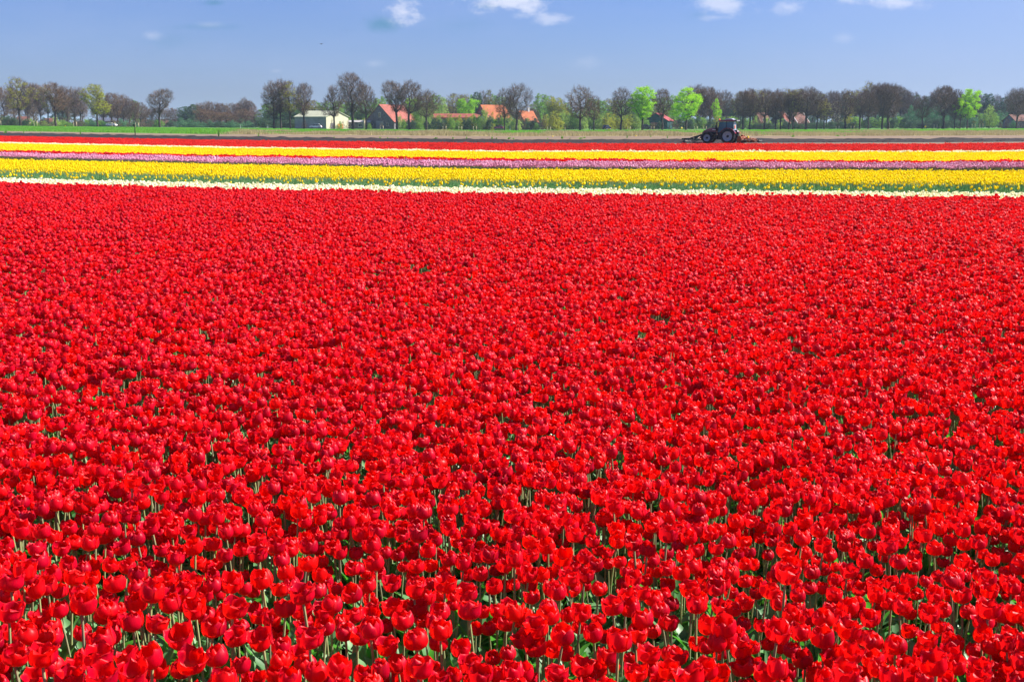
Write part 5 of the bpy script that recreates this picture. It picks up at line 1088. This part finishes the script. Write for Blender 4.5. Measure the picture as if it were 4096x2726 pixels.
# ================================================================== POSTS, STAKES, WEEDS
M['stake'] = mat_simple('stake_wood', (.55, .44, .30), .85, .1, 0, .2, 3); M['post_dark'] = mat_simple('post_dark', (.035, .03, .028), .85, .1, 0, .3, 4)
K['young'] = [tree_mesh(330+i, 'round', .5, .45, 60, 420, 160, 'twig', 'lf_yel', .10, H=4.0, trunk_r=.035, tw=.02, clumpy=.2) for i in range(2)]
pairs = [(4, 480, 503, 1), (143, 484, 506, 0), (301, 487, 508, 0), (455, 489, 510, 0), (549, 491, 511, 0), (1527, 503, 522, 0), (1778, 504, 524, 0), (1841, 505, 524, 0), (1900, 505, 524, 0), (2196, 511, 524, 0),
         (2260, 513, 526, 1), (2515, 508, 524, 0), (2610, 505, 521, 0), (2783, 507, 524, 0), (2819, 507, 523, 0), (3350, 505, 515, 0), (3410, 504, 516, 0), (3742, 497, 510, 0), (3894, 496, 509, 0), (3925, 494, 508, 0)]
for px, y0, y1, single_ in pairs:
    D = 388.0; tz = float(terrain(np.array([atY(px, y1, D).x]), np.array([D]))[0]); p = atY(px, y1, D); hgt = max(1.3, atY(px, y0, D).z-tz)
    o = empty('staked_tree', (p.x, D, tz-.05), 0); tr, cr, H, W = K['young'][int(px) % 2]
    s = (hgt*1.9)/H; a = link('trunk', tr, o); a.scale = (s, s, s); a = link('crown', cr, o); a.scale = (s, s, s)
    for sx in ((-.5, .5) if not single_ else (0,)):
        b = MB(); b.tube([(sx, 0, 0), (sx, 0, hgt)], .085, 5); b.build('stake', M['stake'], o)
    if not single_: b = MB(); b.box(-.5, .5, -.03, .03, hgt*.86, hgt*.9); b.build('tie', M['post_dark'], o)
    later_label(o, px, 'young sapling tied to pale stakes', 'on the bank', 'sapling', 'staked saplings on the bank')
for px, y0, y1, w in ((962, 501, 512, .10), (1070, 500, 515, .13), (2362, 507, 519, .09), (2040, 505, 520, .08)):
    D = 392.0; p = atY(px, y1, D); tz = float(terrain(np.array([p.x]), np.array([D]))[0]); hgt = atY(px, y0, D).z-tz
    o = empty('marker_post', (p.x, D, tz), 0); b = MB(); b.prism([(-w*1.2, 0), (w*1.2, 0), (w*1.1, hgt), (-w*.6, hgt+.05)], -.06, .06, 0, .01); b.build('post', M['white'], o)
    b = MB(); b.box(-w*1.22, w*1.22, -.065, .065, hgt*.72, hgt*.85); b.build('band', M['black'], o)
    later_label(o, px, 'white roadside marker post', 'on the bank', 'post', 'white marker posts')
p = atY(1459, 517, 404); b = MB(); b.tube([(0, 0, -1), (0, 0, 3.1)], .45, 8); b.tube([(0, 0, 3.1), (0, 0, 3.3)], .5, 8); o = b.build('stone_pillar', M['stake'], None, (p.x, 404, p.z)); tag(o, 'thick pale pillar standing beside a dark roadside trunk near the barn', 'pillar')
p = at(541, 544, 0); o = empty('field_post', (p.x, p.y, 0)); ht = atY(541, 498, p.y).z
b = MB(); b.tube([(0, 0, 0), (.02, 0, ht)], .07, 6); b.build('post', M['post_dark'], o); b = MB(); b.box(-.28, .06, -.05, .05, ht-.22, ht); b.build('cap', M['post_dark'], o); tag(o, 'dark thin post with hooked top at the ploughed strip', 'post')
# small yellow markers
for i, (px, py, lab, r) in enumerate(((262, 517, 'small yellow marker in the green grass at the left', .16), (2211, 549, 'small yellow marker on the dry soil between weed tufts', .09), (2543, 546, 'small yellow marker on the dry soil left of the tractor', .10),
                                  (3638, 538, 'bright yellow marker at the foot of the bank near the right wood', .13), (3701, 507, 'large yellow bush marker beside a roadside trunk at the right', .30), (2726, 513, 'yellow flowering clump beside the second lime green tree', .34))):
    g = 0
    if py < 530:
        D = 385.0 if py < 520 else 300.0; p = atY(px, py, D); g = float(terrain(np.array([p.x]), np.array([D]))[0]); z = p.z
    else: p = at(px, py+3, 0); z = .25
    o = empty('yellow_marker', (p.x, p.y, g)); zz = max(z-g, .25)
    b = MB(); b.tube([(0, 0, 0), (0, 0, zz)], .02, 4); b.build('stick', M['stake'], o)
    b = MB(); b.lathe([(0, r), (r*.7, r*.7), (r, 0), (r*.7, -r*.7), (0, -r)], 'z', 10, (0, 0, zz)); b.build('head', M['yellow_p'], o); tag(o, lab, 'marker')
# weeds on the dry soil
def weed_mesh(seed, n=34, H=1.0):
    V = []; Q = []; r = random.Random(seed)
    for i in range(n):
        a = r.uniform(0, 6.28); e = r.uniform(.3, 1.4); L = H*r.uniform(.4, 1.0); w = .11*H*r.uniform(.7, 1.3); d = Vector((math.cos(a)*math.cos(e), math.sin(a)*math.cos(e), math.sin(e))); s = d.cross(Vector((0, 0, 1))).normalized()*w
        x, y = r.gauss(0, .10)*H, r.gauss(0, .10)*H; b0 = Vector((x, y, 0)); k = len(V); m_ = b0+d*L*.55; e_ = b0+d*L+Vector((0, 0, -.1*L))
        V += [b0, m_-s, m_+s, e_]; Q.append((k, k+1, k+3, k+2))
    return np_mesh('leaves', np.array([tuple(v) for v in V]), np.array(Q), M['lf_green'])
WM = [weed_mesh(i) for i in range(5)]
weeds = [(22, 534, 12, .5, 26), (95, 533, 12, .5, 8), (322, 540, 16, .7, 12), (875, 549, 46, 1.0, 12), (1034, 551, 20, 1.0, 18), (1075, 551, 5, .4, 6), (1308, 552, 6, .6, 20), (1335, 552, 5, .5, 16), (1520, 552, 6, .5, 16), (1550, 553, 6, .5, 14), (1592, 555, 7, .5, 10), (1645, 557, 5, .5, 28),
         (1743, 556, 8, .6, 26), (1812, 556, 10, .9, 12), (1866, 556, 14, 1.0, 14), (1968, 557, 15, 1.0, 14), (1987, 558, 9, .9, 8), (2036, 557, 10, .6, 24), (2054, 557, 8, .6, 8), (2190, 556, 5, .6, 14), (2248, 556, 16, .8, 20), (2280, 556, 5, .5, 10), (2322, 556, 7, .6, 32), (2338, 553, 8, .6, 18),
         (2508, 553, 18, 1.0, 10), (2602, 548, 6, .5, 14), (2670, 553, 11, 1.0, 10), (3350, 545, 6, .6, 30), (3378, 544, 5, .6, 14), (3455, 543, 6, .7, 12), (3792, 539, 5, .6, 12), (3922, 537, 6, .6, 18), (3965, 536, 5, .6, 12), (2790, 541, 20, .8, 34), (160, 533, 5, .5, 12), (3170, 548, 10, .7, 30)]
for i, (px, base, hpx, dens, wpx) in enumerate(weeds):
    p = at(px, base, 0); k = p.y/(F*cp); h = hpx*k*1.25
    o = link('weed_tuft', WM[i % 5]); o.location = (p.x, p.y, 0); o.scale = (max(wpx*k*.62, .25), max(wpx*k*.5, .25), max(h, .25)); o.rotation_euler = (0, 0, i*1.3)
    later_label(o, px, 'green weed tuft', 'on the dry soil', 'weed', 'weeds on the dry soil')
flush_labels()
# ================================================================== BIRDS
M['bird'] = mat_simple('bird', (.05, .05, .055), .8, .1, 0, .1, 5)
for px, py, lab, s in ((1456, 79, 'small dark bird highest in the sky right of centre left', 1.0), (1387, 125, 'dark bird flying just below and left of the highest one', 1.0), (1408, 123, 'tiny bird right beside another dark bird', .5), (1285, 177, 'gliding bird with wings spread below the other birds', 1.7), (548, 201, 'lone dark bird low in the left sky', 1.2), (2947, 273, 'tiny lone bird above the right wood', .8), (592, 22, 'faint bird near the top of the left sky', .5)):
    Y = 190.0; p = atY(px, py, Y); o = empty('bird', tuple(p), random.Random(px).uniform(-.5, .5)); tag(o, lab.replace('left of the', 'lower than the').replace(' right of centre left', ''), 'bird')
    b = MB(); b.tube([(-.16, 0, 0), (-.05, 0, .01), (.08, 0, .01), (.16, 0, .02)], [.01, .035, .035, .01], 6); ob = b.build('body', M['bird'], o)
    for sg in (1, -1):
        w = MB(); w.add([(.07, 0, .02), (-.07, 0, .02), (-.08, sg*.16, .08), (.05, sg*.16, .09), (-.04, sg*.34, .03)], [(0, 1, 2, 3), (3, 2, 4)]); w.build('wing', M['bird'], o)
    o.scale = (s, s, s); o.rotation_euler.z += 1.5

# ================================================================== HAZE
mh = bpy.data.materials.new('haze'); mh.use_nodes = True; nt = mh.node_tree; nt.nodes.clear()
pv = nt.nodes.new('ShaderNodeVolumePrincipled'); mo = nt.nodes.new('ShaderNodeOutputMaterial'); nt.links.new(pv.outputs[0], mo.inputs['Volume'])
pv.inputs['Color'].default_value = (.55, .70, 1.0, 1); pv.inputs['Density'].default_value = .00011; pv.inputs['Anisotropy'].default_value = .2
hz = MB(); hz.box(-9500, 9500, -300, 9500, -1.5, 34); ho = hz.build('haze', mh); tag(ho, kind='stuff')
cy.volume_bounces = 1
